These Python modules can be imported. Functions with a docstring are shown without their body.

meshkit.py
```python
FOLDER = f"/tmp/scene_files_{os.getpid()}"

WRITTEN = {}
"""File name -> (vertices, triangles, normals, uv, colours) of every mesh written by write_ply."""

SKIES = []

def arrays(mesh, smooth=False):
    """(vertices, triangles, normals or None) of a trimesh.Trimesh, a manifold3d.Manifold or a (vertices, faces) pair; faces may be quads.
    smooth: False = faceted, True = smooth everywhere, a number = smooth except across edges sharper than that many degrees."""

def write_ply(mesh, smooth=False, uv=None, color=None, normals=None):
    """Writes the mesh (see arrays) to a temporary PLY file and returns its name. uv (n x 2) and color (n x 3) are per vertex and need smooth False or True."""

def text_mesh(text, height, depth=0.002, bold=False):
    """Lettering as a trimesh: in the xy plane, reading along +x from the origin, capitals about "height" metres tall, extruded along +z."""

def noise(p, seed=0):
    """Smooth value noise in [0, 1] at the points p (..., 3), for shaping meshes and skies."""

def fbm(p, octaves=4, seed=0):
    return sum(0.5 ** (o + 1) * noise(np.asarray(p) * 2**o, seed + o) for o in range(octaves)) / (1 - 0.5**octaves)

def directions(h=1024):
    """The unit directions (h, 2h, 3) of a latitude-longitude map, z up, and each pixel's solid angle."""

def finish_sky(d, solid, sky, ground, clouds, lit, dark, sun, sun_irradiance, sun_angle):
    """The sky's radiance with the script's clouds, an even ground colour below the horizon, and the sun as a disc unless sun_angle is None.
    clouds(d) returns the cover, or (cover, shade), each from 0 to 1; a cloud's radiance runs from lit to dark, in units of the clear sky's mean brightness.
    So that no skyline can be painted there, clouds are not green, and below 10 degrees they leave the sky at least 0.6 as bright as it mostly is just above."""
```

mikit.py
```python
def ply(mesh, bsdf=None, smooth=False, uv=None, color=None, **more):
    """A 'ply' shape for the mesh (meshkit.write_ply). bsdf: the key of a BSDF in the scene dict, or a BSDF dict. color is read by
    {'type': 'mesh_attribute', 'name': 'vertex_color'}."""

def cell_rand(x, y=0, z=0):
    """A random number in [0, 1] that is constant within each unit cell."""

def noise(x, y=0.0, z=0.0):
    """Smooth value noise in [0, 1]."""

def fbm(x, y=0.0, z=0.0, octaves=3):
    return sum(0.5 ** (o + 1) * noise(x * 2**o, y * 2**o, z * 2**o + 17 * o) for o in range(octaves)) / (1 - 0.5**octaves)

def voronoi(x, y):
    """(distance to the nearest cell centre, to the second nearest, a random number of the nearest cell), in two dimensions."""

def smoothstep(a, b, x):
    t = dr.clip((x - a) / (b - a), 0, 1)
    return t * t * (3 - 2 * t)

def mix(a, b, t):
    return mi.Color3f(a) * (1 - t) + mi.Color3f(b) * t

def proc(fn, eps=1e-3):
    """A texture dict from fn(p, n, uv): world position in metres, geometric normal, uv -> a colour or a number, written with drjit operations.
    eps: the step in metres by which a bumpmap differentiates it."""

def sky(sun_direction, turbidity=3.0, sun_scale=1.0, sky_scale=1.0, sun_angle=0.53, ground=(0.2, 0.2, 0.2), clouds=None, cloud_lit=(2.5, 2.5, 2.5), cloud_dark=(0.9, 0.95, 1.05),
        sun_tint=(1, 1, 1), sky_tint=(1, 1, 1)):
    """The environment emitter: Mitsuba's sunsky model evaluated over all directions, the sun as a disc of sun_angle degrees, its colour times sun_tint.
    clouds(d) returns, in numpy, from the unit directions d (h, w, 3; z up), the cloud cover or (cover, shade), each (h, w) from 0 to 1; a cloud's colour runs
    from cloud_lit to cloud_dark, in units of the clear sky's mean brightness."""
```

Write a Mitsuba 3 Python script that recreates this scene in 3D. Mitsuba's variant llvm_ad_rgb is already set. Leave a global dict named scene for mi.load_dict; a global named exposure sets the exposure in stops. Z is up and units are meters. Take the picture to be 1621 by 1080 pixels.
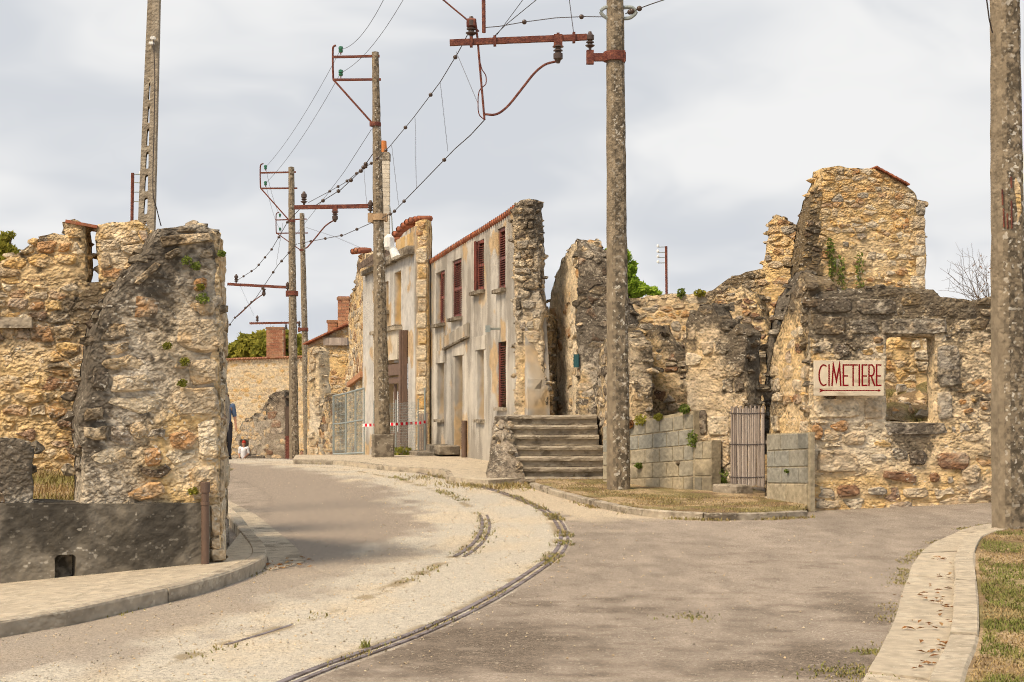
import math, random
import numpy as np, trimesh, shapely, manifold3d as m3
import drjit as dr, mitsuba as mi
import mikit, meshkit
from shapely.geometry import Polygon, MultiPoint, LineString, Point, box
from mikit import noise, fbm, smoothstep, mix, proc, cell_rand

T = mi.ScalarTransform4f
scene, labels = {}, {}

# ---------------------------------------------------------------- camera, sky, exposure
EYE, FOCAL, HOR, CX = 1.65, 2600.0, 640.0, 810.5     # eye height, focal length and horizon of the survey photograph (1621 x 1080)
scene['camera'] = {'type': 'perspective', 'fov': 2 * math.degrees(math.atan(CX / FOCAL)), 'fov_axis': 'x', 'near_clip': 0.2, 'far_clip': 6000.0,
                   'principal_point_offset_y': -(HOR - 540.0) / 1080.0,
                   'to_world': T().look_at(origin=[0, 0, EYE], target=[0, 10, EYE], up=[0, 0, 1])}


def clouds(d):
    e = np.maximum(d[..., 2:3], 0.0) + 0.25
    q = np.concatenate([d[..., :2] / e, np.zeros_like(e)], -1)
    big = meshkit.fbm(q * 1.3 + 11.0, 4, 3)
    warp = meshkit.fbm(q * 3.1, 3, 9)
    s = meshkit.fbm(q * 2.4 + np.stack([warp, -warp, warp], -1) * 1.4, 5, 21)
    v = 0.5 * big + 0.5 * s
    t = np.clip((v - 0.39) / 0.21, 0, 1)
    return np.full(d.shape[:2], 1.0), t * t * (3 - 2 * t)


scene['sky'] = mikit.sky([-0.44, -0.46, 0.77], turbidity=3, sun_scale=0.29, sun_angle=20, clouds=clouds, cloud_lit=(0.99, 0.99, 0.985), cloud_dark=(0.735, 0.765, 0.81),
                         sun_tint=(1.0, 0.955, 0.88), ground=(0.25, 0.22, 0.18))
exposure = 3.28

rng = np.random.default_rng(7)
random.seed(7)

# ---------------------------------------------------------------- materials


def two(b):
    return {'type': 'twosided', 'b': b}


def diffuse(tex):
    return {'type': 'diffuse', 'reflectance': proc(tex) if callable(tex) else {'type': 'rgb', 'value': list(tex)}}


def bumped(b, fn, scale, eps=4e-3):
    return {'type': 'bumpmap', 'arbitrary': proc(fn, eps), 'scale': scale, 'b': b}


def lookup(t, stops):
    t = dr.clip(t, 0, 1) * (len(stops) - 1)
    c = mi.Color3f(stops[0])
    for i in range(1, len(stops)):
        c = mix(c, stops[i], dr.clip(t - (i - 1), 0, 1))
    return c


def weather(c, p, amt):
    """black crust, pale lichen rings and rusty algae on old stone; amt is how far the crust has spread"""
    a = fbm(p.x * 1.5, p.y * 1.5, p.z * 1.2, 3)
    b = fbm(p.x * 10, p.y * 10, p.z * 8, 4)
    e = fbm(p.x * 27 + 3, p.y * 27, p.z * 22, 3)
    run = fbm((p.x + p.y * 0.6) * 4.2, p.z * 0.55, 2.0, 4)
    v = (a * 0.24 + b * 0.26 + e * 0.26 + run * 0.24 - 0.5) * 2.4 + 0.5
    dark = smoothstep(0.82 - amt * 0.95, 1.22 - amt * 0.95, v)
    c = c * (0.62 + 0.76 * fbm(p.x * 29, p.y * 29, p.z * 29, 2))
    k = noise(p.x * 31, p.y * 31, p.z * 31)
    c = mix(c, mix((0.040, 0.034, 0.028), (0.15, 0.126, 0.10), k * k + 0.25 * noise(p.x * 5, p.y * 5, p.z * 5)), dark * 0.84)
    w = noise(p.x * 24, p.y * 24, p.z * 24) * 0.55 + noise(p.x * 55 + 9, p.y * 55, p.z * 55) * 0.45
    zone = smoothstep(0.38, 0.62, noise(p.x * 1.9 + 30, p.y * 1.9, p.z * 1.9))
    c = mix(c, (0.60, 0.56, 0.48), smoothstep(0.66, 0.76, w) * (0.25 + 0.75 * zone) * 0.8)
    return c


STONE = [(0.45, 0.365, 0.255), (0.55, 0.39, 0.185), (0.39, 0.235, 0.12), (0.235, 0.14, 0.09), (0.315, 0.285, 0.24), (0.60, 0.515, 0.38), (0.12, 0.10, 0.083)]


def t_stone(p, n, uv):
    c = lookup(uv.x, STONE)
    g = fbm(p.x * 14, p.y * 14, p.z * 14, 4)
    c = c * (0.50 + 1.3 * g)
    c = mix(c, c * mi.Color3f(1.12, 0.97, 0.76), smoothstep(0.5, 0.75, noise(p.x * 7 + 3, p.y * 7, p.z * 7)) * 0.6)
    lime = smoothstep(0.44, 0.66, fbm(p.x * 5 + 11, p.y * 5, p.z * 6, 4))       # lime wash and old pointing still clinging to the stones
    c = mix(c, mi.Color3f(0.60, 0.52, 0.395) * (0.45 + 1.1 * g), lime * 0.5)
    return weather(c, p, uv.y)


MORTAR = [(0.63, 0.56, 0.44), (0.66, 0.47, 0.225), (0.44, 0.395, 0.325), (0.26, 0.215, 0.165)]


def t_mortar(p, n, uv):
    c = lookup(uv.x, MORTAR)
    g = fbm(p.x * 9, p.y * 9, p.z * 9, 5)
    c = c * (0.46 + 1.3 * g)
    pit = smoothstep(0.62, 0.75, fbm(p.x * 17 + 5, p.y * 17, p.z * 23, 2))
    c = mix(c, (0.17, 0.12, 0.075), pit * 0.5)
    return weather(c, p, uv.y)


def b_rough(p, n, uv):
    a = fbm(p.x * 9, p.y * 9, p.z * 11, 4)
    return dr.abs(a - 0.5) * 1.6 + 0.5 * fbm(p.x * 40, p.y * 40, p.z * 40, 2)


scene['m_stone'] = two(bumped(diffuse(t_stone), b_rough, 0.07))
scene['m_mortar'] = two(bumped(diffuse(t_mortar), b_rough, 0.07))


def t_plaster(p, n, uv):     # uv.x: colour of the render coat, uv.y: soiling
    c = lookup(uv.x, [(0.60, 0.545, 0.45), (0.53, 0.52, 0.495), (0.60, 0.42, 0.20)])
    h = p.x * 0.35 + p.y
    big = fbm(h * 0.8, p.z * 0.35, 3.0, 3)
    streak = fbm(h * 2.6, p.z * 0.45, 7.0, 5)
    fine = fbm(p.x * 9, p.y * 9, p.z * 6, 3)
    mot = fbm(p.x * 2.2 + 5, p.y * 2.2, p.z * 2.2, 4)
    c = c * (0.42 + 0.5 * fine + 0.25 * big + 0.36 * mot)
    dirt = smoothstep(0.44, 0.70, streak * 0.75 + fine * 0.25 + (uv.y - 0.3) * 0.55)
    c = mix(c, (0.165, 0.142, 0.115), dirt * 0.6)
    fall = smoothstep(0.63, 0.69, fbm(h * 1.1 + 8, p.z * 0.9, 2.0, 4) + uv.y * 0.06)
    c = mix(c, mi.Color3f(0.50, 0.355, 0.19) * (0.6 + 0.8 * fine), fall * 0.8)
    pale = smoothstep(0.55, 0.72, fbm(h * 2.1 + 40, p.z * 0.5, 1.0, 3))
    return mix(c, (0.70, 0.66, 0.58), pale * 0.4)


def t_render(p, n, uv):      # old dark cement render
    h = p.x + p.y * 0.4
    c = mi.Color3f(0.175, 0.158, 0.132) * (0.45 + 1.1 * fbm(p.x * 9, p.y * 9, p.z * 9, 5))
    c = mix(c, (0.30, 0.265, 0.21), smoothstep(0.40, 0.64, fbm(h * 3.5, p.z * 1.2, 3.0, 6) - uv.y * 0.12) * 0.6)
    c = mix(c, (0.04, 0.037, 0.033), smoothstep(0.48, 0.66, fbm(h * 2.0 + 9, p.z * 1.6, 3.0, 5)) * 0.7)
    w = noise(p.x * 40, p.y * 40, p.z * 40) * 0.6 + noise(p.x * 17, p.y * 17, p.z * 17) * 0.4
    zone = smoothstep(0.40, 0.66, noise(p.x * 2.5, p.y * 2.5, p.z * 3))
    return mix(c, (0.50, 0.47, 0.41), smoothstep(0.66, 0.80, w) * (0.3 + 0.7 * zone) * 0.8)


scene['m_render'] = two(bumped(diffuse(t_render), lambda p, n, uv: fbm(p.x * 12, p.y * 12, p.z * 12, 4), 0.035))
scene['m_plaster'] = two(bumped(diffuse(t_plaster), lambda p, n, uv: fbm(p.x * 5, p.y * 5, p.z * 5, 4), 0.02))


def t_block(p, n, uv):
    c = lookup(uv.x, [(0.30, 0.30, 0.27), (0.44, 0.375, 0.26), (0.22, 0.225, 0.205)])
    g = fbm(p.x * 16, p.y * 16, p.z * 16, 4)
    s = fbm(p.x * 4 + p.y * 4, p.z * 0.7, 5.0, 3)
    c = c * (0.5 + 0.9 * g)
    c = mix(c, (0.07, 0.066, 0.056), smoothstep(0.52, 0.7, s) * uv.y)
    return c


scene['m_block'] = two(bumped(diffuse(t_block), b_rough, 0.012))


def t_concrete(p, n, uv):    # lichened concrete poles
    c = mi.Color3f(0.29, 0.24, 0.175) * (0.55 + 0.8 * fbm(p.x * 12, p.y * 12, p.z * 6, 4))
    face = smoothstep(-0.7, -0.1, n.x)          # the damp north-east side carries the lichen
    a = fbm(p.x * 19, p.y * 19, p.z * 12, 4)
    c = mix(c, (0.10, 0.085, 0.065), smoothstep(0.38, 0.66, a) * (0.3 + 0.6 * face))
    w = noise(p.x * 25, p.y * 25, p.z * 17) * 0.6 + noise(p.x * 45, p.y * 45, p.z * 40) * 0.4
    zone = 0.35 + 0.65 * smoothstep(0.35, 0.6, noise(p.x * 3, p.y * 3, p.z * 0.9))
    return mix(c, (0.62, 0.59, 0.52), smoothstep(0.60, 0.70, w) * face * zone * 0.9)


scene['m_concrete'] = two(bumped(diffuse(t_concrete), b_rough, 0.02))


def t_slab(p, n, uv):        # kerbs, pavements, steps
    c = lookup(uv.x, [(0.50, 0.435, 0.335), (0.36, 0.315, 0.25), (0.225, 0.195, 0.155)])
    g = fbm(p.x * 14, p.y * 14, p.z * 14, 5)
    c = c * (0.62 + 0.76 * g)
    st = smoothstep(0.50, 0.72, fbm(p.x * 6, p.y * 6, p.z * 6, 5) + (uv.y - 0.5) * 0.2)
    c = mix(c, (0.12, 0.10, 0.078), st * uv.y)
    w = smoothstep(0.62, 0.74, noise(p.x * 30, p.y * 30, p.z * 30) * .5 + noise(p.x * 11, p.y * 11, p.z * 11) * .5)
    return mix(c, (0.56, 0.52, 0.43), w * 0.45)


scene['m_slab'] = two(bumped(diffuse(t_slab), b_rough, 0.02))


def speck(p, f):
    return noise(p.x * f, p.y * f, 3.0) * 0.5 + noise(p.x * f * 2.1 + 7, p.y * f * 2.1, 1.0) * 0.5


def t_asphalt(p, n, uv):     # uv.x: sandy dust on the surface, uv.y: dark coarse worn patches
    g = speck(p, 74.0)*0.7 + speck(p, 36.0)*0.3
    f = fbm(p.x * 5, p.y * 2.2, 0.0, 4)
    c = mi.Color3f(0.285, 0.243, 0.203) * (0.50 + 1.0 * g)
    c = c * (0.72 + 0.56 * f)
    lane = fbm(p.x * 0.9, p.y * 0.35, 4.0, 3)
    c = c * (0.88 + 0.24 * lane)
    worn = smoothstep(0.38, 0.74, fbm(p.x * 3.6, p.y * 4.6, 6.0, 6) * 0.7 + g * 0.3 + uv.y * 0.42 - 0.2)
    c = mix(c, mi.Color3f(0.085, 0.068, 0.053) * (0.3 + 1.9 * g * g * 2), worn * 0.65)
    dust = smoothstep(0.30, 0.72, uv.x + (fbm(p.x * 3, p.y * 1.4, 8.0, 4) - 0.5) * 0.7)
    c = mix(c, mi.Color3f(0.50, 0.425, 0.315) * (0.5 + 1.0 * g), dust * 0.85)
    return mix(c, (0.62, 0.57, 0.48), smoothstep(0.74, 0.82, speck(p + 11.0, 30.0)) * 0.3)


scene['m_asphalt'] = two(bumped(diffuse(t_asphalt), lambda p, n, uv: speck(p, 70.0), 0.008, 3e-3))


def t_gravel(p, n, uv):      # uv.x: across the track (0 at its middle, in units of 4 m, 0.5 = middle)
    x = (uv.x - 0.5) * 8.0
    g = speck(p, 68.0)
    h = speck(p + 5.0, 31.0)
    c = mi.Color3f(0.455, 0.42, 0.355) * (0.45 + 0.7 * g + 0.4 * h)
    c = mix(c, mi.Color3f(0.53, 0.445, 0.32) * (0.5 + g), smoothstep(0.45, 0.68, fbm(p.x * 1.6, p.y * 0.9, 2.0, 4)) * 0.55)
    c = mix(c, (0.66, 0.62, 0.53), smoothstep(0.70, 0.80, speck(p + 2.0, 55.0)) * 0.6)
    c = mix(c, (0.15, 0.125, 0.095), smoothstep(0.71, 0.80, speck(p + 8.0, 47.0)) * 0.55)
    f = fbm(p.x * 2.4, p.y * 1.2, 5.0, 4) - 0.5
    near = smoothstep(34.0, 24.0, p.y)
    shift = -0.25 * smoothstep(20.0, 13.0, p.y)
    edge = smoothstep(-0.95, -1.75, x + f * 1.6 + shift) * (1 - 0.18 * smoothstep(21.0, 15.0, p.y))
    near_r = smoothstep(24.0, 19.0, p.y)
    edge = dr.maximum(edge, smoothstep(0.54, 0.68, x + f * 0.2) * near_r)
    a = mi.Color3f(0.29, 0.247, 0.206) * (0.5 + 1.0 * g)
    c = mix(c, a, edge)
    line = dr.maximum(smoothstep(0.12, 0.03, dr.abs(x + 0.52)), smoothstep(0.14, 0.04, dr.abs(x - 0.50)))
    return mix(c, (0.23, 0.175, 0.10), line * smoothstep(0.42, 0.6, fbm(p.x * 3, p.y * 3, 9.0, 3)) * 0.7)


scene['m_gravel'] = two(bumped(diffuse(t_gravel), lambda p, n, uv: speck(p, 60.0), 0.010, 3e-3))


def t_soil(p, n, uv):
    f = fbm(p.x * 2.2, p.y * 1.6, 0.0, 5)
    c = mix((0.36, 0.275, 0.17), (0.21, 0.15, 0.09), smoothstep(0.4, 0.62, f))
    c = mix(c, (0.15, 0.14, 0.055), smoothstep(0.52, 0.66, fbm(p.x * 1.7 + 9, p.y * 1.1, 2.0, 4)) * 0.6)
    return c * (0.5 + speck(p, 30.0))


scene['m_soil'] = two(bumped(diffuse(t_soil), lambda p, n, uv: speck(p, 20.0), 0.03))


def t_grass(p, n, uv):       # uv.x: green (1) to straw (0) of a blade
    return mix(mix((0.44, 0.33, 0.165), (0.27, 0.185, 0.095), uv.y), mix((0.11, 0.14, 0.035), (0.22, 0.23, 0.07), uv.y), uv.x)


scene['m_grass'] = two(diffuse(t_grass))


def leafmat(a, b, f=1.3):
    def t(p, n, uv):
        return mix(a, b, dr.clip(0.6 * uv.x + 0.8 * (fbm(p.x * f, p.y * f, p.z * f, 2) - 0.3), 0, 1))
    return {'type': 'principledthin', 'base_color': proc(t), 'roughness': 0.6, 'diff_trans': 0.7, 'spec_trans': 0.0}


scene['m_leaf_fern'] = leafmat((0.10, 0.15, 0.035), (0.30, 0.36, 0.09))
scene['m_leaf_bright'] = leafmat((0.17, 0.29, 0.03), (0.48, 0.62, 0.10))
scene['m_leaf_olive'] = leafmat((0.13, 0.15, 0.03), (0.55, 0.50, 0.10), 0.6)
scene['m_leaf_dry'] = two(diffuse(lambda p, n, uv: lookup(uv.x, [(0.30, 0.13, 0.04), (0.20, 0.10, 0.05), (0.36, 0.22, 0.10)])))


def t_rust(p, n, uv):
    f = fbm(p.x * 16, p.y * 16, p.z * 16, 4)
    return mix((0.115, 0.036, 0.028), (0.185, 0.065, 0.042), smoothstep(0.35, 0.65, f)) * (0.55 + 0.9 * noise(p.x * 50, p.y * 50, p.z * 50))


scene['m_rust'] = two({'type': 'principled', 'base_color': proc(t_rust), 'roughness': 0.65, 'specular': 0.3})
scene['m_rail'] = two({'type': 'principled', 'base_color': proc(lambda p, n, uv: mix((0.20, 0.165, 0.165), (0.11, 0.08, 0.07), smoothstep(0.4, 0.6, fbm(p.x * 9, p.y * 9, p.z, 3)))), 'roughness': 0.45, 'metallic': 0.4})


def t_red(p, n, uv):
    s = fbm(p.x * 20, p.y * 20, p.z * 3, 3)
    return mix((0.19, 0.05, 0.035), (0.085, 0.03, 0.024), smoothstep(0.4, 0.65, s))


scene['m_shutter'] = two({'type': 'principled', 'base_color': proc(t_red), 'roughness': 0.6})


def t_tile(p, n, uv):
    return lookup(uv.x, [(0.40, 0.15, 0.085), (0.29, 0.115, 0.075), (0.46, 0.25, 0.15), (0.17, 0.11, 0.08)]) * (0.55 + 0.9 * fbm(p.x * 12, p.y * 12, p.z * 12, 4))


scene['m_tile'] = two(diffuse(t_tile))


def t_wood(p, n, uv):
    s = fbm(p.x * 30 + p.y * 30, p.z * 1.6, uv.x * 20, 4)
    return lookup(uv.x, [(0.35, 0.30, 0.265), (0.28, 0.235, 0.21), (0.42, 0.37, 0.33), (0.13, 0.095, 0.075)]) * (0.4 + 1.2 * s)


scene['m_wood'] = two(bumped(diffuse(t_wood), lambda p, n, uv: fbm(p.x * 30 + p.y * 30, p.z * 1.6, uv.x * 20, 3), 0.01))


def t_sign(p, n, uv):
    c = mi.Color3f(0.66, 0.585, 0.46) * (0.78 + 0.35 * fbm(p.x * 6, p.y * 6, p.z * 6, 4))
    return mix(c, (0.33, 0.26, 0.18), smoothstep(0.60, 0.78, fbm(p.x * 3, p.y * 3, p.z * 8, 4)) * 0.6)


scene['m_sign'] = two(diffuse(t_sign))
scene['m_sign_red'] = two(diffuse((0.20, 0.012, 0.016)))
scene['m_porcelain'] = two({'type': 'principled', 'base_color': {'type': 'rgb', 'value': [0.075, 0.05, 0.04]}, 'roughness': 0.3})
scene['m_green_glass'] = two({'type': 'principled', 'base_color': {'type': 'rgb', 'value': [0.03, 0.16, 0.09]}, 'roughness': 0.2})
scene['m_wire'] = two(diffuse((0.10, 0.09, 0.09)))
scene['m_white'] = two({'type': 'principled', 'base_color': {'type': 'rgb', 'value': [0.72, 0.73, 0.72]}, 'roughness': 0.5})
scene['m_iron'] = two({'type': 'principled', 'base_color': proc(lambda p, n, uv: mix((0.085, 0.058, 0.045), (0.17, 0.105, 0.075), fbm(p.x * 20, p.y * 20, p.z * 7, 4))), 'roughness': 0.7})
scene['m_zinc'] = two({'type': 'principled', 'base_color': proc(lambda p, n, uv: mix((0.24, 0.30, 0.31), (0.34, 0.37, 0.36), fbm(p.x * 8, p.y * 8, p.z * 3, 3))), 'roughness': 0.55, 'metallic': 0.3})
scene['m_bark'] = two(diffuse(lambda p, n, uv: mix((0.10, 0.075, 0.055), (0.22, 0.165, 0.12), fbm(p.x * 14, p.y * 14, p.z * 3, 3))))
PAINT = {'skin': (0.42, 0.235, 0.165), 'denim': (0.10, 0.145, 0.24), 'white_cloth': (0.72, 0.74, 0.78), 'dark_cloth': (0.05, 0.05, 0.06), 'red_cloth': (0.42, 0.05, 0.035), 'hair': (0.05, 0.035, 0.025),
         'plaque': (0.035, 0.09, 0.10), 'tape_white': (0.75, 0.74, 0.74), 'tape_red': (0.62, 0.03, 0.05), 'black': (0.025, 0.022, 0.02), 'clay_orange': (0.62, 0.24, 0.09), 'ochre_board': (0.42, 0.30, 0.19)}
for k_, v_ in PAINT.items():
    scene['m_' + k_] = two(diffuse(v_))

# ---------------------------------------------------------------- naming


def numbered(key):
    if key not in scene and key not in labels and key not in used:
        used.add(key)
        return key
    count[key] = count.get(key, 0) + 1
    while f'{key}_{count[key]:03d}' in used:
        count[key] += 1
    k = f'{key}_{count[key]:03d}'
    used.add(k)
    return k


used, count = set(), {}


def thing(name, label, cat, group=None):
    k = numbered(name)
    labels[k] = {'label': label, 'category': cat}
    if group:
        labels[k]['group'] = group
    return k


def part(parent, name, mesh, bsdf, smooth=False, uv=None, label=None, kind=None):
    k = numbered(parent + '__' + name)
    if uv is not None and smooth not in (True, False):
        smooth = True
    if uv is not None and not isinstance(uv, np.ndarray):
        nv = len(mesh.vertices) if hasattr(mesh, 'vertices') else len(mesh[0])
        uv = np.tile(np.asarray(uv, float), (nv, 1))
    scene[k] = mikit.ply(mesh, bsdf, smooth, uv=uv)
    if label or kind:
        labels[k] = {a: b for a, b in (('label', label), ('kind', kind)) if b}
    return k


def single(name, mesh, bsdf, label=None, cat=None, smooth=False, uv=None, group=None, kind=None):
    k = numbered(name)
    if uv is not None and not isinstance(uv, np.ndarray):
        nv = len(mesh.vertices) if hasattr(mesh, 'vertices') else len(mesh[0])
        uv = np.tile(np.asarray(uv, float), (nv, 1))
    scene[k] = mikit.ply(mesh, bsdf, smooth, uv=uv)
    labels[k] = {a: b for a, b in (('label', label), ('category', cat), ('group', group), ('kind', kind)) if b}
    return k


# ---------------------------------------------------------------- survey: bearings to points


def P(px, py, d):
    return np.array([(px - CX) / FOCAL * d, d, EYE - (py - HOR) / FOCAL * d])


def sm(a, b, x):
    t = np.clip((np.asarray(x, float) - a) / (b - a), 0, 1)
    return t * t * (3 - 2 * t)


def zg(x, y):
    """height of the carriageway: level, a slight rise to the crest, then downhill; falls off to the left, climbs to the right side street"""
    x, y = np.asarray(x, float), np.asarray(y, float)
    z = 0.17 * sm(24, 41, y)
    t = np.clip(y - 43, 0, 90)
    z = z - 0.066 * (t - 5 * (1 - np.exp(-t / 5)))
    z = z - 0.065 * np.clip(-x - 2.8, 0, 4) * sm(24, 17, y)
    z = z + 0.040 * np.clip(x - 4.4, 0, 6) * sm(15, 22, y)
    return z


def G(px, py, dz=0.0):
    """point on the ground (dz above it) seen on a bearing"""
    d = 12.0
    lo, hi = 4.0, 90.0
    r = (py - HOR) / FOCAL
    prev = 4.0
    for d in np.arange(4.0, 90.0, 0.1):
        if EYE - r * d <= zg((px - CX) / FOCAL * d, d) + dz:
            break
    return np.array([(px - CX) / FOCAL * d, d])


class Plane:
    """a vertical wall plane through two plan points, left and right as seen from the street"""

    def __init__(self, a, b, off=0.0):
        a, b = np.asarray(a, float)[:2], np.asarray(b, float)[:2]
        self.u = (b - a) / np.linalg.norm(b - a)
        n = np.array([self.u[1], -self.u[0]])
        if n @ (-a) < 0:
            n = -n
        self.n, self.o = n, a + n * off
        self.flip = self.u[0] * 0 + (np.cross([*self.u, 0], [0, 0, 1]) @ np.array([*n, 0]) < 0)

    def at(self, px, py):
        r = np.array([(px - CX) / FOCAL, 1.0])
        d = (self.o @ self.n) / (r @ self.n)
        q = r * d
        return np.array([(q - self.o) @ self.u, EYE - (py - HOR) / FOCAL * d])

    def poly(self, pts):
        return [self.at(*p) for p in pts]

    def w(self, s, z, o=0.0):
        s, z, o = np.broadcast_arrays(np.asarray(s, float), np.asarray(z, float), np.asarray(o, float))
        return np.stack([self.o[0] + self.u[0] * s + self.n[0] * o, self.o[1] + self.u[1] * s + self.n[1] * o, z], -1)


# ---------------------------------------------------------------- mesh helpers


def bx(c, size, rz=0.0, cham=0.0):
    x, y, z = np.asarray(size) / 2
    if cham:
        pts = [[sx * (x - cx), sy * (y - cy), sz * (z - cz)] for sx in (-1, 1) for sy in (-1, 1) for sz in (-1, 1) for cx, cy, cz in ((cham, cham, 0), (cham, 0, cham), (0, cham, cham))]
        m = trimesh.convex.convex_hull(np.array(pts))
    else:
        m = trimesh.creation.box(np.asarray(size))
    if rz:
        m.apply_transform(trimesh.transformations.rotation_matrix(rz, [0, 0, 1]))
    m.apply_translation(c)
    return m


def tube(pts, r, k=6, cap=True):
    pts = np.asarray(pts, float)
    r = np.broadcast_to(np.asarray(r, float), (len(pts),))
    t = np.gradient(pts, axis=0)
    t /= np.linalg.norm(t, axis=1, keepdims=True) + 1e-12
    ref = np.array([0, 0, 1.0]) if abs(t[:, 2]).mean() < 0.8 else np.array([1.0, 0, 0])
    a = np.cross(t, ref)
    a /= np.linalg.norm(a, axis=1, keepdims=True) + 1e-12
    b = np.cross(t, a)
    ang = np.arange(k) * 2 * np.pi / k
    v = (pts[:, None] + r[:, None, None] * (np.cos(ang)[None, :, None] * a[:, None] + np.sin(ang)[None, :, None] * b[:, None])).reshape(-1, 3)
    f = []
    for i in range(len(pts) - 1):
        for j in range(k):
            p, q = i * k + j, i * k + (j + 1) % k
            f += [[p, p + k, q], [q, p + k, q + k]]
    if cap:
        v = np.vstack([v, pts[:1], pts[-1:]])
        for j in range(k):
            f += [[len(v) - 2, j, (j + 1) % k], [len(v) - 1, (len(pts) - 1) * k + (j + 1) % k, (len(pts) - 1) * k + j]]
    m = trimesh.Trimesh(v, f, process=False)
    m.fix_normals() if len(f) < 400 else None
    return m


def bar(a, b, w, h=None):
    """a straight bar of rectangular section"""
    a, b = np.asarray(a, float), np.asarray(b, float)
    d = b - a
    L = np.linalg.norm(d)
    d /= L
    ref = np.array([0, 0, 1.0]) if abs(d[2]) < 0.9 else np.array([0, 1.0, 0])
    x = np.cross(d, ref)
    x /= np.linalg.norm(x)
    z = np.cross(x, d)
    m = trimesh.creation.box([w, L, h or w])
    M = np.eye(4)
    M[:3, 0], M[:3, 1], M[:3, 2], M[:3, 3] = x, d, z, (a + b) / 2
    m.apply_transform(M)
    return m


def lathe(profile, at=(0, 0, 0), k=12):
    m = trimesh.creation.revolve(np.asarray(profile, float), sections=k)
    m.apply_translation(at)
    return m


def cat(ms):
    return trimesh.util.concatenate(ms)


ROCKS = []
for i_ in range(30):
    q_ = rng.normal(size=(15, 3))
    q_ /= np.linalg.norm(q_, axis=1, keepdims=True)
    q_ *= rng.uniform(0.75, 1.0, (15, 1))
    ROCKS.append(trimesh.convex.convex_hull(q_))


def rock(c, size, rg):
    m = ROCKS[rg.integers(len(ROCKS))]
    a = rg.uniform(0, 6.28)
    R = trimesh.transformations.euler_matrix(rg.normal(0, 0.25), rg.normal(0, 0.25), a)[:3, :3]
    return trimesh.Trimesh((m.vertices @ R.T) * np.asarray(size) + np.asarray(c), m.faces, process=False)


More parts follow.
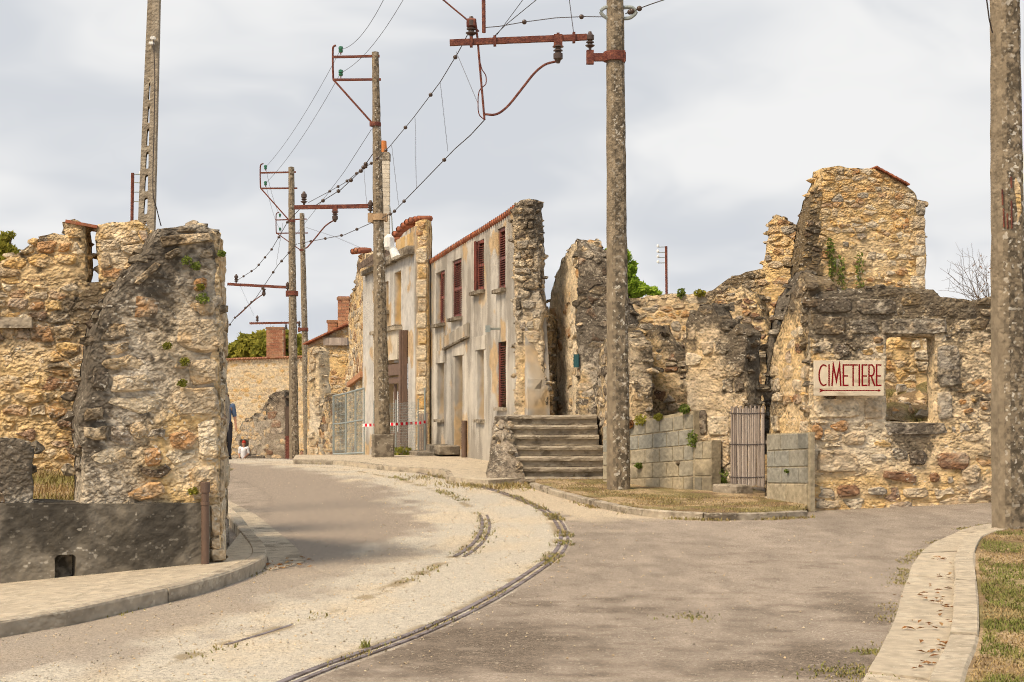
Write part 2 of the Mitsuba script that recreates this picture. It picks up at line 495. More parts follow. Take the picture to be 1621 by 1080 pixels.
def catmull(pts, n=12):
    pts = np.asarray(pts, float)
    p = np.vstack([2 * pts[0] - pts[1], pts, 2 * pts[-1] - pts[-2]])
    out = []
    for i in range(len(pts) - 1):
        for t in np.arange(n) / n:
            a, b, c, d = p[i:i + 4]
            out.append(0.5 * (2 * b + (c - a) * t + (2 * a - 5 * b + 4 * c - d) * t * t + (3 * b - a - 3 * c + d) * t ** 3))
    return np.array(out + [pts[-1]])


# ---------------------------------------------------------------- masonry


def face_piece(pl, poly, proud, rg, base=-0.06, inset=0.22, rough=0.012, k=9, off=0.0):
    """one stone or block: its outline on the wall face, a bevelled shoulder and an uneven front"""
    L = poly.exterior.length
    if k == 'hewn':      # keeps the corners of the cell, breaks its long edges
        q0 = np.array(poly.simplify(0.02).exterior.coords)
        q = []
        for a, b in zip(q0[:-1], q0[1:]):
            e = np.linalg.norm(b - a)
            q.append(a + (b - a) * 0.08)
            if e > 0.11:
                q.append((a + b) / 2 + rg.normal(0, 0.07 * e, 2))
            q.append(a + (b - a) * 0.92)
        q = np.array(q)
        q = q[::2] if len(q) > 16 else q
        k = len(q)
    elif k:
        q = np.array([poly.exterior.interpolate(t * L / k).coords[0] for t in range(k)])
    else:
        q = np.array(poly.exterior.coords)[:-1]
        k = len(q)
    if Polygon(q).exterior.is_ccw is False:
        q = q[::-1]
    c = q.mean(0)
    r1 = c + (q - c) * 0.985
    size = math.sqrt(poly.area)
    ins = min(inset, 0.05 / max(size, 0.05)) if inset > 0 else 0.0
    r2 = c + (q - c) * (1 - max(ins, 0.06))
    o0 = np.full(k, base)
    o1 = np.full(k, proud * 0.45) + rg.uniform(-rough, rough, k) * 0.5
    tilt = rg.normal(0, rough * 0.8 / max(size, 0.08), 2)
    o2 = proud + (r2 - c) @ tilt + rg.uniform(-rough, rough, k) * 0.8
    v = np.vstack([pl.w(q[:, 0], q[:, 1], o0 + off), pl.w(r1[:, 0], r1[:, 1], o1 + off), pl.w(r2[:, 0], r2[:, 1], o2 + off), pl.w(c[0], c[1], proud + rg.uniform(0, rough) + off)[None]])
    f = []
    for j in range(k):
        n = (j + 1) % k
        for a in (0, k):
            f += [[a + j, a + n, a + k + n], [a + j, a + k + n, a + k + j]]
        f.append([2 * k + j, 2 * k + n, 3 * k])
    f = np.array(f)
    if pl.flip:
        f = f[:, ::-1]
    return trimesh.Trimesh(v, f, process=False)


TONES = {'tan': 0, 'ochre': 1, 'orange': 2, 'brown': 3, 'grey': 4, 'cream': 5, 'dark': 6}


def pick_tone(pal, rg):
    names, w = zip(*pal.items())
    i = TONES[names[rg.choice(len(names), p=np.array(w, float) / sum(w))]]
    return np.clip((i + rg.uniform(-0.28, 0.28)) / 6, 0, 1)


def field(spots, s, z, base):
    v = np.full(np.shape(s), float(base))
    for cs, cz, rs, rz, a in spots:
        v = v + a * np.exp(-(((s - cs) / rs) ** 2 + ((z - cz) / rz) ** 2))
    return v


def masonry(th, pl, outline, holes=(), thick=0.5, rough=0.05, rg=None, seed=1, cell=(0.34, 0.2), keep=0.8, joint=0.016, pal=None, mort=0.1, lichen=0.25, crust=0.35, crust_depth=0.5,
            spots=(), pale=(), special=(), res=0.09, amp=0.03, proud=(0.008, 0.045), caps=0.9, cap_size=0.14, off=0.0, name='stone', core='masonry', limit=290, clean=False, core_bsdf='m_mortar', region=None):
    """a rubble wall: lime and earth core with an uneven broken outline, every face stone laid on it, loose stones along its broken edges"""
    rg = rg or np.random.default_rng(seed)
    pal = pal or {'tan': 3, 'ochre': 2, 'grey': 2, 'brown': 1, 'orange': 1, 'cream': 1}
    raw = Polygon(pl.poly(outline)).buffer(0)
    ring = np.array(raw.exterior.coords)
    pts = []
    for a, b in zip(ring[:-1], ring[1:]):
        n = max(1, int(np.linalg.norm(b - a) / 0.13))
        pts += [a + (b - a) * t / n for t in range(n)]
    pts = np.array(pts)
    zlow = pts[:, 1].min()
    if not clean:
        d3 = np.stack([pts[:, 0] * 2.7, pts[:, 1] * 2.7, np.full(len(pts), seed * 3.3)], -1)
        w = np.stack([meshkit.fbm(d3, 3, seed), meshkit.fbm(d3, 3, seed + 50)], -1) - 0.5
        amt = rough * np.where(pts[:, 1] > zlow + 0.35, 1.0, 0.0)
        pts = pts + w * 2.4 * amt[:, None]
    shape = Polygon(pts).buffer(0)
    if shape.geom_type != 'Polygon':
        shape = max(shape.geoms, key=lambda g: g.area)
    hp = [Polygon(pl.poly(h)) for h in holes]
    solid = shape
    for h in hp:
        solid = solid.difference(h)
    if solid.geom_type != 'Polygon':
        solid = max(solid.geoms, key=lambda g: g.area)
    sp = [(*pl.at(x, y), rx / FOCAL * pl_d(pl, x), ry / FOCAL * pl_d(pl, x), a) for x, y, rx, ry, a in spots]
    pp = [(*pl.at(x, y), rx / FOCAL * pl_d(pl, x), ry / FOCAL * pl_d(pl, x), a) for x, y, rx, ry, a in pale]
    top = np.array([[s_, shape.intersection(LineString([(s_, -20), (s_, 40)])).bounds[3] if shape.intersects(LineString([(s_, -20), (s_, 40)])) else 0] for s_ in np.linspace(shape.bounds[0] + 0.01, shape.bounds[2] - 0.01, 60)])

    def lich(s, z):
        v = field(sp, s, z, lichen)
        return v + crust * np.exp(-np.clip(np.interp(s, top[:, 0], top[:, 1]) - z, 0, 9) / crust_depth)

    cs = m3.CrossSection([np.array(solid.exterior.coords)[:-1].tolist()] + [np.array(i.coords)[:-1].tolist() for i in solid.interiors], m3.FillRule.EvenOdd)
    man = cs.extrude(thick).refine_to_length(res)
    mm = man.to_mesh()
    v, f = np.array(mm.vert_properties[:, :3], float), np.array(mm.tri_verts)
    w = pl.w(v[:, 0], v[:, 1], v[:, 2] - thick + off)
    disp = np.stack([meshkit.fbm(w * 2.6 + 7 * i, 4, seed + i) for i in range(3)], -1) - 0.5
    fine = np.stack([meshkit.noise(w * 9.0 + 3 * i, seed + 9 + i) for i in range(3)], -1) - 0.5
    w = w + (disp * 2.2 + fine * 0.7) * amp
    if pl.flip:
        f = f[:, ::-1]
    tone = np.clip(field(pp, v[:, 0], v[:, 1], mort) + (meshkit.fbm(w * 1.2, 3, 5) - 0.5) * 0.35, 0, 1)
    part(th, core, trimesh.Trimesh(w, f, process=False), core_bsdf, smooth=True, uv=np.stack([tone + v[:, 0] * 0.012, np.clip(lich(v[:, 0], v[:, 1]), 0, 1.2) + v[:, 1] * 0.012], -1))
    # the stones of the face
    reg = solid.buffer(-0.012)
    if region is not None:
        reg = reg.intersection(Polygon(pl.poly(region)).buffer(0))
    n = 0
    big = []
    for q, tn, pr in special:
        g = Polygon(pl.poly(q)).buffer(0)
        g = g.intersection(shape.buffer(0.02)).difference(shapely.union_all(hp)) if hp else g.intersection(shape.buffer(0.02))
        if g.is_empty or g.geom_type != 'Polygon':
            continue
        big.append(g)
        r = g.buffer(-joint * 0.8)
        r = r.buffer(-0.03).buffer(0.03)
        if r.is_empty or r.geom_type != 'Polygon':
            continue
        c = r.centroid
        part(th, name, face_piece(pl, r, pr, rg, k=12, rough=0.012, off=off), 'm_stone', uv=((TONES[tn] + rg.uniform(-0.15, 0.15)) / 6, float(np.clip(lich(c.x, c.y), 0, 1))))
        n += 1
    if big:
        reg = reg.difference(shapely.union_all(big).buffer(0.01))
    if reg.is_empty:
        return shape
    x0, z0, x1, z1 = reg.bounds
    seeds, z = [], z0
    while z < z1 + cell[1]:
        h = cell[1] * rg.choice([0.5, 0.75, 1.0, 1.45])
        x = x0 - rg.uniform(0, cell[0])
        while x < x1 + cell[0]:
            wd = cell[0] * rg.choice([0.4, 0.6, 0.9, 1.25, 1.9])
            seeds.append((x + wd / 2, z + h / 2 + rg.normal(0, 0.16 * h)))
            x += wd
        z += h
    seeds = np.array(seeds)
    asp = 1.7
    vor = shapely.voronoi_polygons(MultiPoint(seeds * [1, asp]), extend_to=box(x0 - 1, (z0 - 1) * asp, x1 + 1, (z1 + 1) * asp))
    cells = []
    for c in vor.geoms:
        c = shapely.transform(c, lambda a: a / [1, asp])
        g = c.intersection(reg)
        if g.is_empty:
            continue
        if g.geom_type != 'Polygon':
            g = max((q for q in g.geoms if q.geom_type == 'Polygon'), key=lambda q: q.area, default=None)
            if g is None:
                continue
        j = joint * rg.choice([0.7, 1.0, 1.0, 1.8])
        g = g.buffer(-j, join_style='mitre')
        if g.is_empty or g.geom_type != 'Polygon' or g.area < 0.18 * cell[0] * cell[1]:
            continue
        cc = g.centroid
        k_ = keep(cc.x, cc.y) if callable(keep) else keep
        patch = meshkit.fbm(np.array([[cc.x * 1.1, cc.y * 1.1, seed * 1.7]]), 3, seed)[0]
        if rg.uniform() > k_ + (patch - 0.5) * 1.2:
            continue
        cells.append((g, cc))
    cells.sort(key=lambda t: -t[0].area)
    extra = []
    for i, (g, cc) in enumerate(cells):
        m = face_piece(pl, g, rg.uniform(*proud), rg, k='hewn', off=off)
        uv = (pick_tone(pal, rg), float(np.clip(lich(cc.x, cc.y) + rg.normal(0, 0.09), 0, 1)))
        if n + i < limit:
            part(th, name, m, 'm_stone', uv=uv)
        else:
            extra.append((m, uv))
    # loose stones on the broken edges
    m_caps = []
    if caps:
        ring = shape.exterior
        for t in np.arange(0, ring.length, cap_size * 1.5 / caps):
            q = ring.interpolate(t)
            if q.y < zlow + 0.5:
                continue
            for _ in range(1 + (thick > 0.4)):
                sz = cap_size * rg.uniform(0.5, 1.25)
                o = -rg.uniform(0.02, thick)
                c = pl.w(q.x + rg.normal(0, 0.03), q.y - sz * 0.25 + rg.normal(0, 0.02), o + off)
                m_caps.append((rock(c, (sz * rg.uniform(0.8, 1.3), sz * rg.uniform(0.7, 1.1), sz * rg.uniform(0.4, 0.75)), rg), (pick_tone(pal, rg), float(np.clip(lich(q.x, q.y) + rg.normal(0.05, 0.12), 0, 1)))))
    for i, (m, uv) in enumerate(m_caps):
        if i < 120:
            part(th, 'loose_stone', m, 'm_stone', uv=uv)
        else:
            extra.append((m, uv))
    if extra:
        mesh = cat([m for m, _ in extra])
        part(th, 'small_stones', mesh, 'm_stone', uv=np.vstack([np.tile(u, (len(m.vertices), 1)) for m, u in extra]), kind='stuff')
    return shape


def pl_d(pl, px):
    r = np.array([(px - CX) / FOCAL, 1.0])
    return (pl.o @ pl.n) / (r @ pl.n)


def slab_wall(th, name, pl, outline, holes, thick, bsdf, uv, off=0.0, amp=0.012, res=0.2, label=None):
    g = Polygon(pl.poly(outline)).buffer(0)
    for h in holes:
        g = g.difference(Polygon(pl.poly(h)).buffer(0))
    if g.geom_type != 'Polygon':
        g = max(g.geoms, key=lambda q: q.area)
    cs = m3.CrossSection([np.array(g.exterior.coords)[:-1].tolist()] + [np.array(i.coords)[:-1].tolist() for i in g.interiors], m3.FillRule.EvenOdd)
    mm = cs.extrude(thick).refine_to_length(res).to_mesh()
    v, f = np.array(mm.vert_properties[:, :3], float), np.array(mm.tri_verts)
    w = pl.w(v[:, 0], v[:, 1], v[:, 2] - thick + off)
    if amp:
        w = w + (np.stack([meshkit.fbm(w * 1.7 + 5 * i, 3, i) for i in range(3)], -1) - 0.5) * 2 * amp
    if pl.flip:
        f = f[:, ::-1]
    uvs = uv(v[:, 0], v[:, 1]) if callable(uv) else np.tile(np.asarray(uv, float), (len(w), 1))
    return part(th, name, trimesh.Trimesh(w, f, process=False), bsdf, smooth=False, uv=uvs, label=label)


def panel(pl, q, o0, o1):
    """a flat prism on a wall plane: outline q in bearings, from o0 to o1 in front of the plane"""
    g = Polygon(pl.poly(q)).buffer(0)
    m = trimesh.creation.extrude_polygon(g, o1 - o0, engine='earcut')
    v = np.array(m.vertices)
    f = np.array(m.faces)
    if pl.flip:
        f = f[:, ::-1]
    return trimesh.Trimesh(pl.w(v[:, 0], v[:, 1], v[:, 2] + o0), f, process=False)


def rect(x0, y0, x1, y1):
    return [(x0, y0), (x1, y0), (x1, y1), (x0, y1)]

# ================================================================ ground, road, track bed


def sheet(xs, ys, dz):
    X, Y = np.meshgrid(xs, ys)
    v = np.stack([X, Y, zg(X, Y) + dz], -1).reshape(-1, 3)
    n = len(xs)
    i = (np.arange(len(ys) - 1)[:, None] * n + np.arange(n - 1)[None]).reshape(-1)
    f = np.concatenate([np.stack([i, i + 1, i + n + 1], 1), np.stack([i, i + n + 1, i + n], 1)])
    return v, f


def clipped_grid(poly, step, dz):
    """triangles of a regular ground grid trimmed to a plan outline"""
    g = Polygon(poly).buffer(0)
    x0, y0, x1, y1 = g.bounds
    pts = [np.array([[x, y] for x in np.arange(x0, x1, step) for y in np.arange(y0, y1, step)])]
    L = g.exterior.length
    ring = np.array([g.exterior.interpolate(t).coords[0] for t in np.arange(0, L, step * 0.7)])
    inner = pts[0][shapely.contains_xy(g.buffer(-step * 0.35), pts[0][:, 0], pts[0][:, 1])] if len(pts[0]) else np.zeros((0, 2))
    q = np.vstack([ring, inner])
    from scipy.spatial import Delaunay
    t = Delaunay(q).simplices
    c = q[t].mean(1)
    t = t[shapely.contains_xy(g.buffer(0.01), c[:, 0], c[:, 1])]
    a = np.cross(q[t[:, 1]] - q[t[:, 0]], q[t[:, 2]] - q[t[:, 0]])
    t = np.where(a[:, None] < 0, t[:, ::-1], t)
    z = zg(q[:, 0], q[:, 1]) + (dz(q[:, 0], q[:, 1]) if callable(dz) else dz)
    return np.column_stack([q, z]), t, len(ring)


def raised(poly, step, dz, depth=0.35):
    """a kerbed slab: trimmed sheet on top, skirt around it"""
    v, t, n = clipped_grid(poly, step, dz)
    lo = v[:n].copy()
    lo[:, 2] -= depth
    k = len(v)
    ccw = Polygon(v[:n, :2]).exterior.is_ccw
    f = []
    for j in range(n):
        i = (j + 1) % n
        a = [[j, k + j, k + i], [j, k + i, i]]
        f += a if ccw else [x[::-1] for x in a]
    return trimesh.Trimesh(np.vstack([v, lo]), np.vstack([t, f]), process=False)


xs_ = np.concatenate([[-1500, -500, -150, -60, -30], np.arange(-18, 18.1, 1.0), [30, 60, 150, 500, 1500]])
ys_ = np.concatenate([[-300, -100, -20], np.arange(-4, 134, 1.5), [160, 250, 500, 1200, 4000]])
v_, f_ = sheet(xs_, ys_, -0.3)
single('ground', trimesh.Trimesh(v_, f_, process=False), 'm_soil', kind='structure', label='earth and dry ground of the ruined village')

xs_, ys_ = np.arange(-17, 16.1, 0.2), np.concatenate([np.arange(1.5, 30, 0.2), np.arange(30, 100, 0.5)])
v_, f_ = sheet(xs_, ys_, 0.0)
xx, yy = v_[:, 0], v_[:, 1]
worn = np.zeros(len(v_))
dust = np.zeros(len(v_))
for px, py, rx, ry, a in [(450, 870, .9, 1.6, .9), (330, 815, .8, 3, .45), (800, 1010, 1.0, .8, 1.0), (1000, 960, 1.6, 1.0, .55), (680, 1050, .8, .6, .8), (1300, 1045, .5, 1.2, .9), (1350, 960, .35, 1.5, .7), (1050, 1060, 1.2, .5, .5), (1150, 890, 1.6, 1.0, .25)]:
    c = G(px, py)
    worn += a * np.exp(-(((xx - c[0]) / rx) ** 2 + ((yy - c[1]) / ry) ** 2))
for px, py, rx, ry, a in [(930, 800, 1.0, 2.2, .75), (1010, 812, 1.3, 1.2, .6), (870, 785, .9, 2.2, .8), (820, 772, 1.0, 2.0, .8), (1120, 822, 1.6, 1.0, .45), (640, 760, .8, 3.0, .35), (950, 830, .5, 1.5, .5), (600, 800, 1.6, 4.0, .12), (1250, 1000, .9, 1.2, .12), (540, 738, 1.2, 4, .5)]:
    c = G(px, py)
    dust += a * np.exp(-(((xx - c[0]) / rx) ** 2 + ((yy - c[1]) / ry) ** 2))
single('road', trimesh.Trimesh(v_, f_, process=False), 'm_asphalt', smooth=True, uv=np.stack([np.clip(dust, 0, 1) + xx * 0.002, np.clip(worn, 0, 1) + yy * 0.001], -1), kind='structure', label='worn grey brown asphalt street climbing to a crest')

# the outer rail as surveyed; the track centre lies half a metre inside it
RAIL = np.array([(-2.35, 5.0), (-1.85, 7.4)] + [tuple(G(*q)) for q in [(455, 1080), (640, 1012), (758, 956), (838, 908), (878, 876), (888, 850), (876, 824), (852, 806), (800, 784), (745, 768), (700, 757), (640, 746), (580, 739), (540, 736)]] + [(-7.5, 47.5), (-10.5, 54)])
rail = catmull(RAIL, 10)
for _ in range(6):
    rail[1:-1] = rail[1:-1] * 0.5 + (rail[:-2] + rail[2:]) * 0.25


def offset(line, d):
    t = np.gradient(line, axis=0)
    t /= np.linalg.norm(t, axis=1, keepdims=True)
    return line + np.stack([t[:, 1], -t[:, 0]], -1) * d


centre = offset(rail, -0.51)
lat = np.concatenate([np.arange(-3.6, 0.55, 0.19), [0.60, 0.74]])
wob = 0.55 * (meshkit.fbm(np.stack([np.arange(len(centre)) * .33, np.zeros(len(centre)), np.zeros(len(centre))], -1), 4, 17) - .5)
rows = np.stack([offset(centre, a) if a < .7 else offset(centre, a) + (offset(centre, 1.0) - offset(centre, 0.0)) * wob[:, None] * .3 for a in lat], 1)
v_ = np.concatenate([rows, (zg(rows[..., 0], rows[..., 1]) + np.where(lat > .72, -.012, .005)[None])[..., None]], -1).reshape(-1, 3)
n_ = len(lat)
i_ = (np.arange(len(centre) - 1)[:, None] * n_ + np.arange(n_ - 1)[None]).reshape(-1)
f_ = np.concatenate([np.stack([i_, i_ + 1, i_ + n_ + 1], 1), np.stack([i_, i_ + n_ + 1, i_ + n_], 1)])
# the inside of the bend folds over itself: keep only triangles that still face up
nz = np.cross(v_[f_[:, 1]] - v_[f_[:, 0]], v_[f_[:, 2]] - v_[f_[:, 0]])[:, 2]
single('track_bed', trimesh.Trimesh(v_, f_[nz > 1e-5], process=False), 'm_gravel', uv=np.stack([np.tile(lat / 8 + 0.5, len(centre)), v_[:, 1] * 0.01], -1), kind='structure',
       label='pale gravel bed of the old tram track')


def rail_strip(line, w, h, z0=-0.05):
    a, b = offset(line, -w / 2), offset(line, w / 2)
    v = []
    for p, q, z in ((a, a, z0), (a, a, h), (b, b, h), (b, b, z0)):
        v.append(np.column_stack([p, zg(p[:, 0], p[:, 1]) + z]))
    n = len(line)
    f = []
    for k in range(3):
        for i in range(n - 1):
            p, q = k * n + i, (k + 1) * n + i
            f += [[p, q, q + 1], [p, q + 1, p + 1]]
    return trimesh.Trimesh(np.vstack(v), f, process=False)


k_ = thing('tram_rail', 'long rusty outer tram rail with its guard rail curving through the street', 'rail')
part(k_, 'running_rail', rail_strip(rail, 0.045, 0.016), 'm_rail')
vis = rail[(rail[:, 1] < 31.5)]
part(k_, 'guard_rail', rail_strip(offset(vis, 0.085), 0.035, 0.014), 'm_rail')
k_ = thing('tram_rail', 'short bare arc of inner tram rail showing through the gravel in the bend', 'rail')
inner = offset(rail, -1.02)
arc = inner[(inner[:, 1] > 17.6) & (inner[:, 1] < 24.3)]
part(k_, 'running_rail', rail_strip(arc, 0.045, 0.016), 'm_rail')
part(k_, 'guard_rail', rail_strip(offset(arc, 0.10), 0.035, 0.014), 'm_rail')
arc2 = inner[(inner[:, 1] > 11.2) & (inner[:, 1] < 12.3)]
k_ = single('tram_rail', rail_strip(arc2, 0.03, 0.0095), 'm_rail', label='nearly buried straight piece of tram rail in the near gravel at lower left', cat='rail')

# loose grit on the carriageway
gr = []
oct_v = np.array([[1, 0, 0], [-1, 0, 0], [0, 1, 0], [0, -1, 0], [0, 0, 1], [0, 0, -0.6]], float)
oct_f = np.array([[0, 2, 4], [2, 1, 4], [1, 3, 4], [3, 0, 4], [2, 0, 5], [1, 2, 5], [3, 1, 5], [0, 3, 5]])
NG = 3200
y_ = 8.0 * (34 / 8.0) ** rng.uniform(0, 1, NG)
x_ = np.interp(y_, np.sort(centre[:, 1]), centre[np.argsort(centre[:, 1]), 0]) + np.where(rng.uniform(size=NG) < 0.7, rng.normal(-0.6, 1.1, NG), rng.uniform(-3.5, 4.5, NG))
sz_ = rng.uniform(0.003, 0.0085, NG) * (1 + 0.02 * y_)
v_ = (oct_v[None] * sz_[:, None, None] * rng.uniform(0.6, 1.3, (NG, 1, 3)) + np.stack([x_, y_, zg(x_, y_) + 0.008], -1)[:, None]).reshape(-1, 3)
f_ = (oct_f[None] + (np.arange(NG) * 6)[:, None, None]).reshape(-1, 3)
single('gravel', trimesh.Trimesh(v_, f_, process=False), 'm_stone', uv=np.repeat(np.stack([rng.choice([0, 0.66, 0.83, 0.83, 0.7], NG), rng.uniform(0, 0.1, NG)], -1), 6, 0), kind='stuff', label='loose pale grit lying on the track bed and the road')


def kerb_line(pts, dz):
    return [G(px, py, dz) for px, py in pts]


def kerb_stones(th, line, width, top, length, uvx, drop=0.3, side=1, name='kerb_stone', rg=rng, gap=0.012, soil=(.3, .9)):
    """separate kerb stones along a plan line; they stand 'width' to one side of it"""
    line = np.asarray(line, float)
    seg = np.concatenate([[0], np.cumsum(np.linalg.norm(np.diff(line, axis=0), axis=1))])
    t = 0.0
    while t < seg[-1] - 0.15:
        L = min(length * rg.uniform(0.75, 1.25), seg[-1] - t)
        k = max(2, int(L / 0.3) + 1)
        tt = np.linspace(t + gap, t + L - gap, k)
        q = np.column_stack([np.interp(tt, seg, line[:, i]) for i in (0, 1)])
        tg = np.gradient(q, axis=0)
        tg /= np.linalg.norm(tg, axis=1, keepdims=True)
        nn = np.stack([tg[:, 1], -tg[:, 0]], -1) * side
        z = zg(q[:, 0], q[:, 1]) + (top if not callable(top) else top(q[:, 0], q[:, 1])) + rg.normal(0, 0.004)
        c = 0.014
        prof = [(0, -drop), (0, -c), (c, 0), (width - c, 0), (width, -c), (width, -drop)]
        v = []
        for o, h in prof:
            p = q + nn * (o + rg.normal(0, 0.004))
            v.append(np.column_stack([p, z + h + rg.normal(0, 0.002, k)]))
        v = np.vstack(v)
        f = []
        for a in range(5):
            for i in range(k - 1):
                p0, p1 = a * k + i, (a + 1) * k + i
                f += [[p0, p1, p1 + 1], [p0, p1 + 1, p0 + 1]]
        for i in (0, k - 1):
            f += [[i, k + i, 4 * k + i], [i, 4 * k + i, 5 * k + i], [k + i, 2 * k + i, 3 * k + i], [k + i, 3 * k + i, 4 * k + i]]
        part(th, name, trimesh.Trimesh(v, f, process=False), 'm_slab', uv=(np.clip(uvx + rg.uniform(-0.15, 0.15), 0, 1), rg.uniform(*soil)))
        t += L


# left pavement with its kerb, rounding the corner
KL = kerb_line([(-260, 1040), (-120, 1010), (0, 985), (100, 967), (200, 947), (300, 924), (370, 903), (410, 886), (422, 876), (418, 862), (402, 843), (382, 818), (362, 800), (350, 786)], 0.13)
KL = catmull(KL, 6)
inside = np.array([(-3.7, 24.5), (-3.3, 20), (-2.98, 17), (-2.8, 16.3), (-3.0, 15.9), (-4.9, 15.1), (-7.5, 14.0)])
outer = offset(KL, -0.15)
pave = np.vstack([outer[2:-1], inside])
single('pavement', raised(pave, 0.3, 0.122), 'm_slab', uv=(0.2, 0.25), kind='structure', label='concrete pavement rounding the left corner')
kerb_stones('pavement', KL, 0.15, 0.13, 1.9, 0.42, side=-1, gap=0.006, soil=(.3, .6))
gut = [(430, 903), (455, 898), (484, 889), (470, 868), (440, 842), (405, 815), (372, 797), (352, 788)]
single('gutter', raised(np.vstack([kerb_line(gut, 0.02), KL[::-1][3:36] + [0.02, 0]]), 0.3, 0.018, 0.1), 'm_slab', uv=(0.35, 0.55), kind='structure', label='pale concrete gutter strip curving round the left corner')

# right: gutter slabs, kerb and dry verge
KR = kerb_line([(1440, 1190), (1475, 1080), (1500, 1030), (1508, 974), (1510, 930), (1511, 893), (1521, 868), (1533, 856), (1558, 847), (1600, 840), (1680, 832)], 0.0)
KR = catmull(KR, 6)
GL = catmull(kerb_line([(1320, 1190), (1367, 1080), (1392, 1035), (1417, 980), (1428, 935), (1436, 916), (1444, 894), (1461, 874), (1483, 859), (1505, 849), (1528, 840), (1573, 831), (1680, 822)], 0.0), 6)


def strip_stones(th, a, b, length, top, name, uvx, gap=0.014):
    sa = np.linspace(0, 1, len(a))
    sb = np.linspace(0, 1, len(b))
    L = np.linalg.norm(np.diff(a, axis=0), axis=1).sum()
    t = 0.0
    while t < 1 - 0.01:
        dt = min(length * rng.uniform(0.8, 1.2) / L, 1 - t)
        k = max(2, int(dt * L / 0.3) + 1)
        tt = np.linspace(t + gap / L, t + dt - gap / L, k)
        p = np.column_stack([np.interp(tt, sa, a[:, i]) for i in (0, 1)])
        q = np.column_stack([np.interp(tt, sb, b[:, i]) for i in (0, 1)])
        p = p + (q - p) * rng.uniform(0.0, 0.04)
        h = top + rng.normal(0, 0.003)
        v = np.vstack([np.column_stack([p, zg(p[:, 0], p[:, 1]) - 0.1]), np.column_stack([p, zg(p[:, 0], p[:, 1]) + h + 0.006]), np.column_stack([q, zg(q[:, 0], q[:, 1]) + h]), np.column_stack([q, zg(q[:, 0], q[:, 1]) - 0.1])])
        f = []
        for a_ in range(3):
            for i in range(k - 1):
                f += [[a_ * k + i, (a_ + 1) * k + i, (a_ + 1) * k + i + 1], [a_ * k + i, (a_ + 1) * k + i + 1, a_ * k + i + 1]]
        for i in (0, k - 1):
            f += [[i, k + i, 2 * k + i], [i, 2 * k + i, 3 * k + i]]
        part(th, name, trimesh.Trimesh(v, f, process=False), 'm_slab', uv=(np.clip(uvx + rng.uniform(-0.08, 0.12), 0, 1), rng.uniform(0.05, 0.3)))
        t += dt


single('gutter', raised(np.vstack([GL, KR[::-1]]), 0.4, 0.004, 0.1), 'm_slab', uv=(0.75, 0.6), kind='structure', label='concrete gutter along the grass at the right')
strip_stones('gutter_001', GL, KR, 1.9, 0.012, 'gutter_slab', 0.25)
KR2 = offset(KR, 0.2)
k_ = 'verge'
ver = np.vstack([KR2, [(14, 24), (14, 4), (KR2[0][0], 4)]])
single('verge', raised(ver, 0.35, 0.055, 0.2), 'm_soil', kind='structure', label='strip of dry straw coloured grass at the right foreground')
kerb_stones('verge', KR, 0.2, 0.075, 1.7, 0.2, side=1, soil=(.05, .3))

# grass strip below the block walls with its kerb
KM = catmull(kerb_line([(838, 764), (872, 775), (905, 784), (945, 794), (985, 802), (1030, 808), (1090, 812), (1150, 813), (1215, 812), (1279, 809)], 0.10), 5)
back = np.array([(4.75, 26.2), (4.4, 27), (4.2, 31.5), (2.2, 32.2), (1.0, 33.6), (0.5, 33.4)])
single('grass_strip', raised(np.vstack([offset(KM, -0.12), back]), 0.3, lambda x, y: 0.085 + 0.05 * meshkit.fbm(np.stack([x * 1.3, y * 1.3, x * 0], -1), 3), 0.3), 'm_soil', kind='structure', label='narrow strip of dry grass in front of the block walls')
kerb_stones('grass_strip', KM, 0.14, 0.10, 1.1, 0.45, side=-1)

# right hand pavement in front of the houses
KH = catmull(kerb_line([(470, 727), (540, 729), (584, 733), (620, 737), (660, 740), (700, 742), (714, 746), (720, 754)], 0.12), 5)
house_side = np.array([(0.9, 33.2), (1.2, 34.5), (0.5, 36.5), (-2.2, 47.5), (-4.6, 55), (-9, 72)])
single('pavement', raised(np.vstack([offset(KH, 0.15), [G(770, 766, 0.05)], house_side]), 0.4, 0.112, 0.3), 'm_slab', uv=(0.1, 0.35), kind='structure', label='worn pavement in front of the plastered houses')
kerb_stones('pavement_001', KH, 0.15, 0.12, 1.2, 0.45, side=1)
single('pavement', raised(np.array([G(716, 757, .03), G(745, 763, .03), G(785, 770, .03), G(800, 752, .03), G(742, 742, .08), G(722, 746, .08)]), 0.3, lambda x, y: 0.02 + 0.03 * sm(30, 35, y), 0.15), 'm_slab', uv=(0.08, 0.3), kind='structure', label='sloping concrete apron at the end of the far pavement')

# ---------------------------------------------------------------- grass blades


def blades(x, y, z, h, w, lean=0.5):
    n = len(x)
    a = rng.uniform(0, 2 * np.pi, n)
    d = np.stack([np.cos(a), np.sin(a), np.zeros(n)], -1)
    s = np.stack([-np.sin(a), np.cos(a), np.zeros(n)], -1)
    p = np.stack([x, y, z], -1)
    L = rng.uniform(0.1, lean, n)[:, None] * h[:, None]
    up = np.array([0, 0, 1.0])
    mid = p + up * h[:, None] * 0.6 + d * L * 0.4
    tip = p + up * h[:, None] * 0.95 + d * L
    v = np.stack([p - s * w[:, None], p + s * w[:, None], mid - s * w[:, None] * 0.6, mid + s * w[:, None] * 0.6, tip], 1).reshape(-1, 3)
    f = (np.array([[0, 1, 3], [0, 3, 2], [2, 3, 4]])[None] + (np.arange(n) * 5)[:, None, None]).reshape(-1, 3)
    return v, f


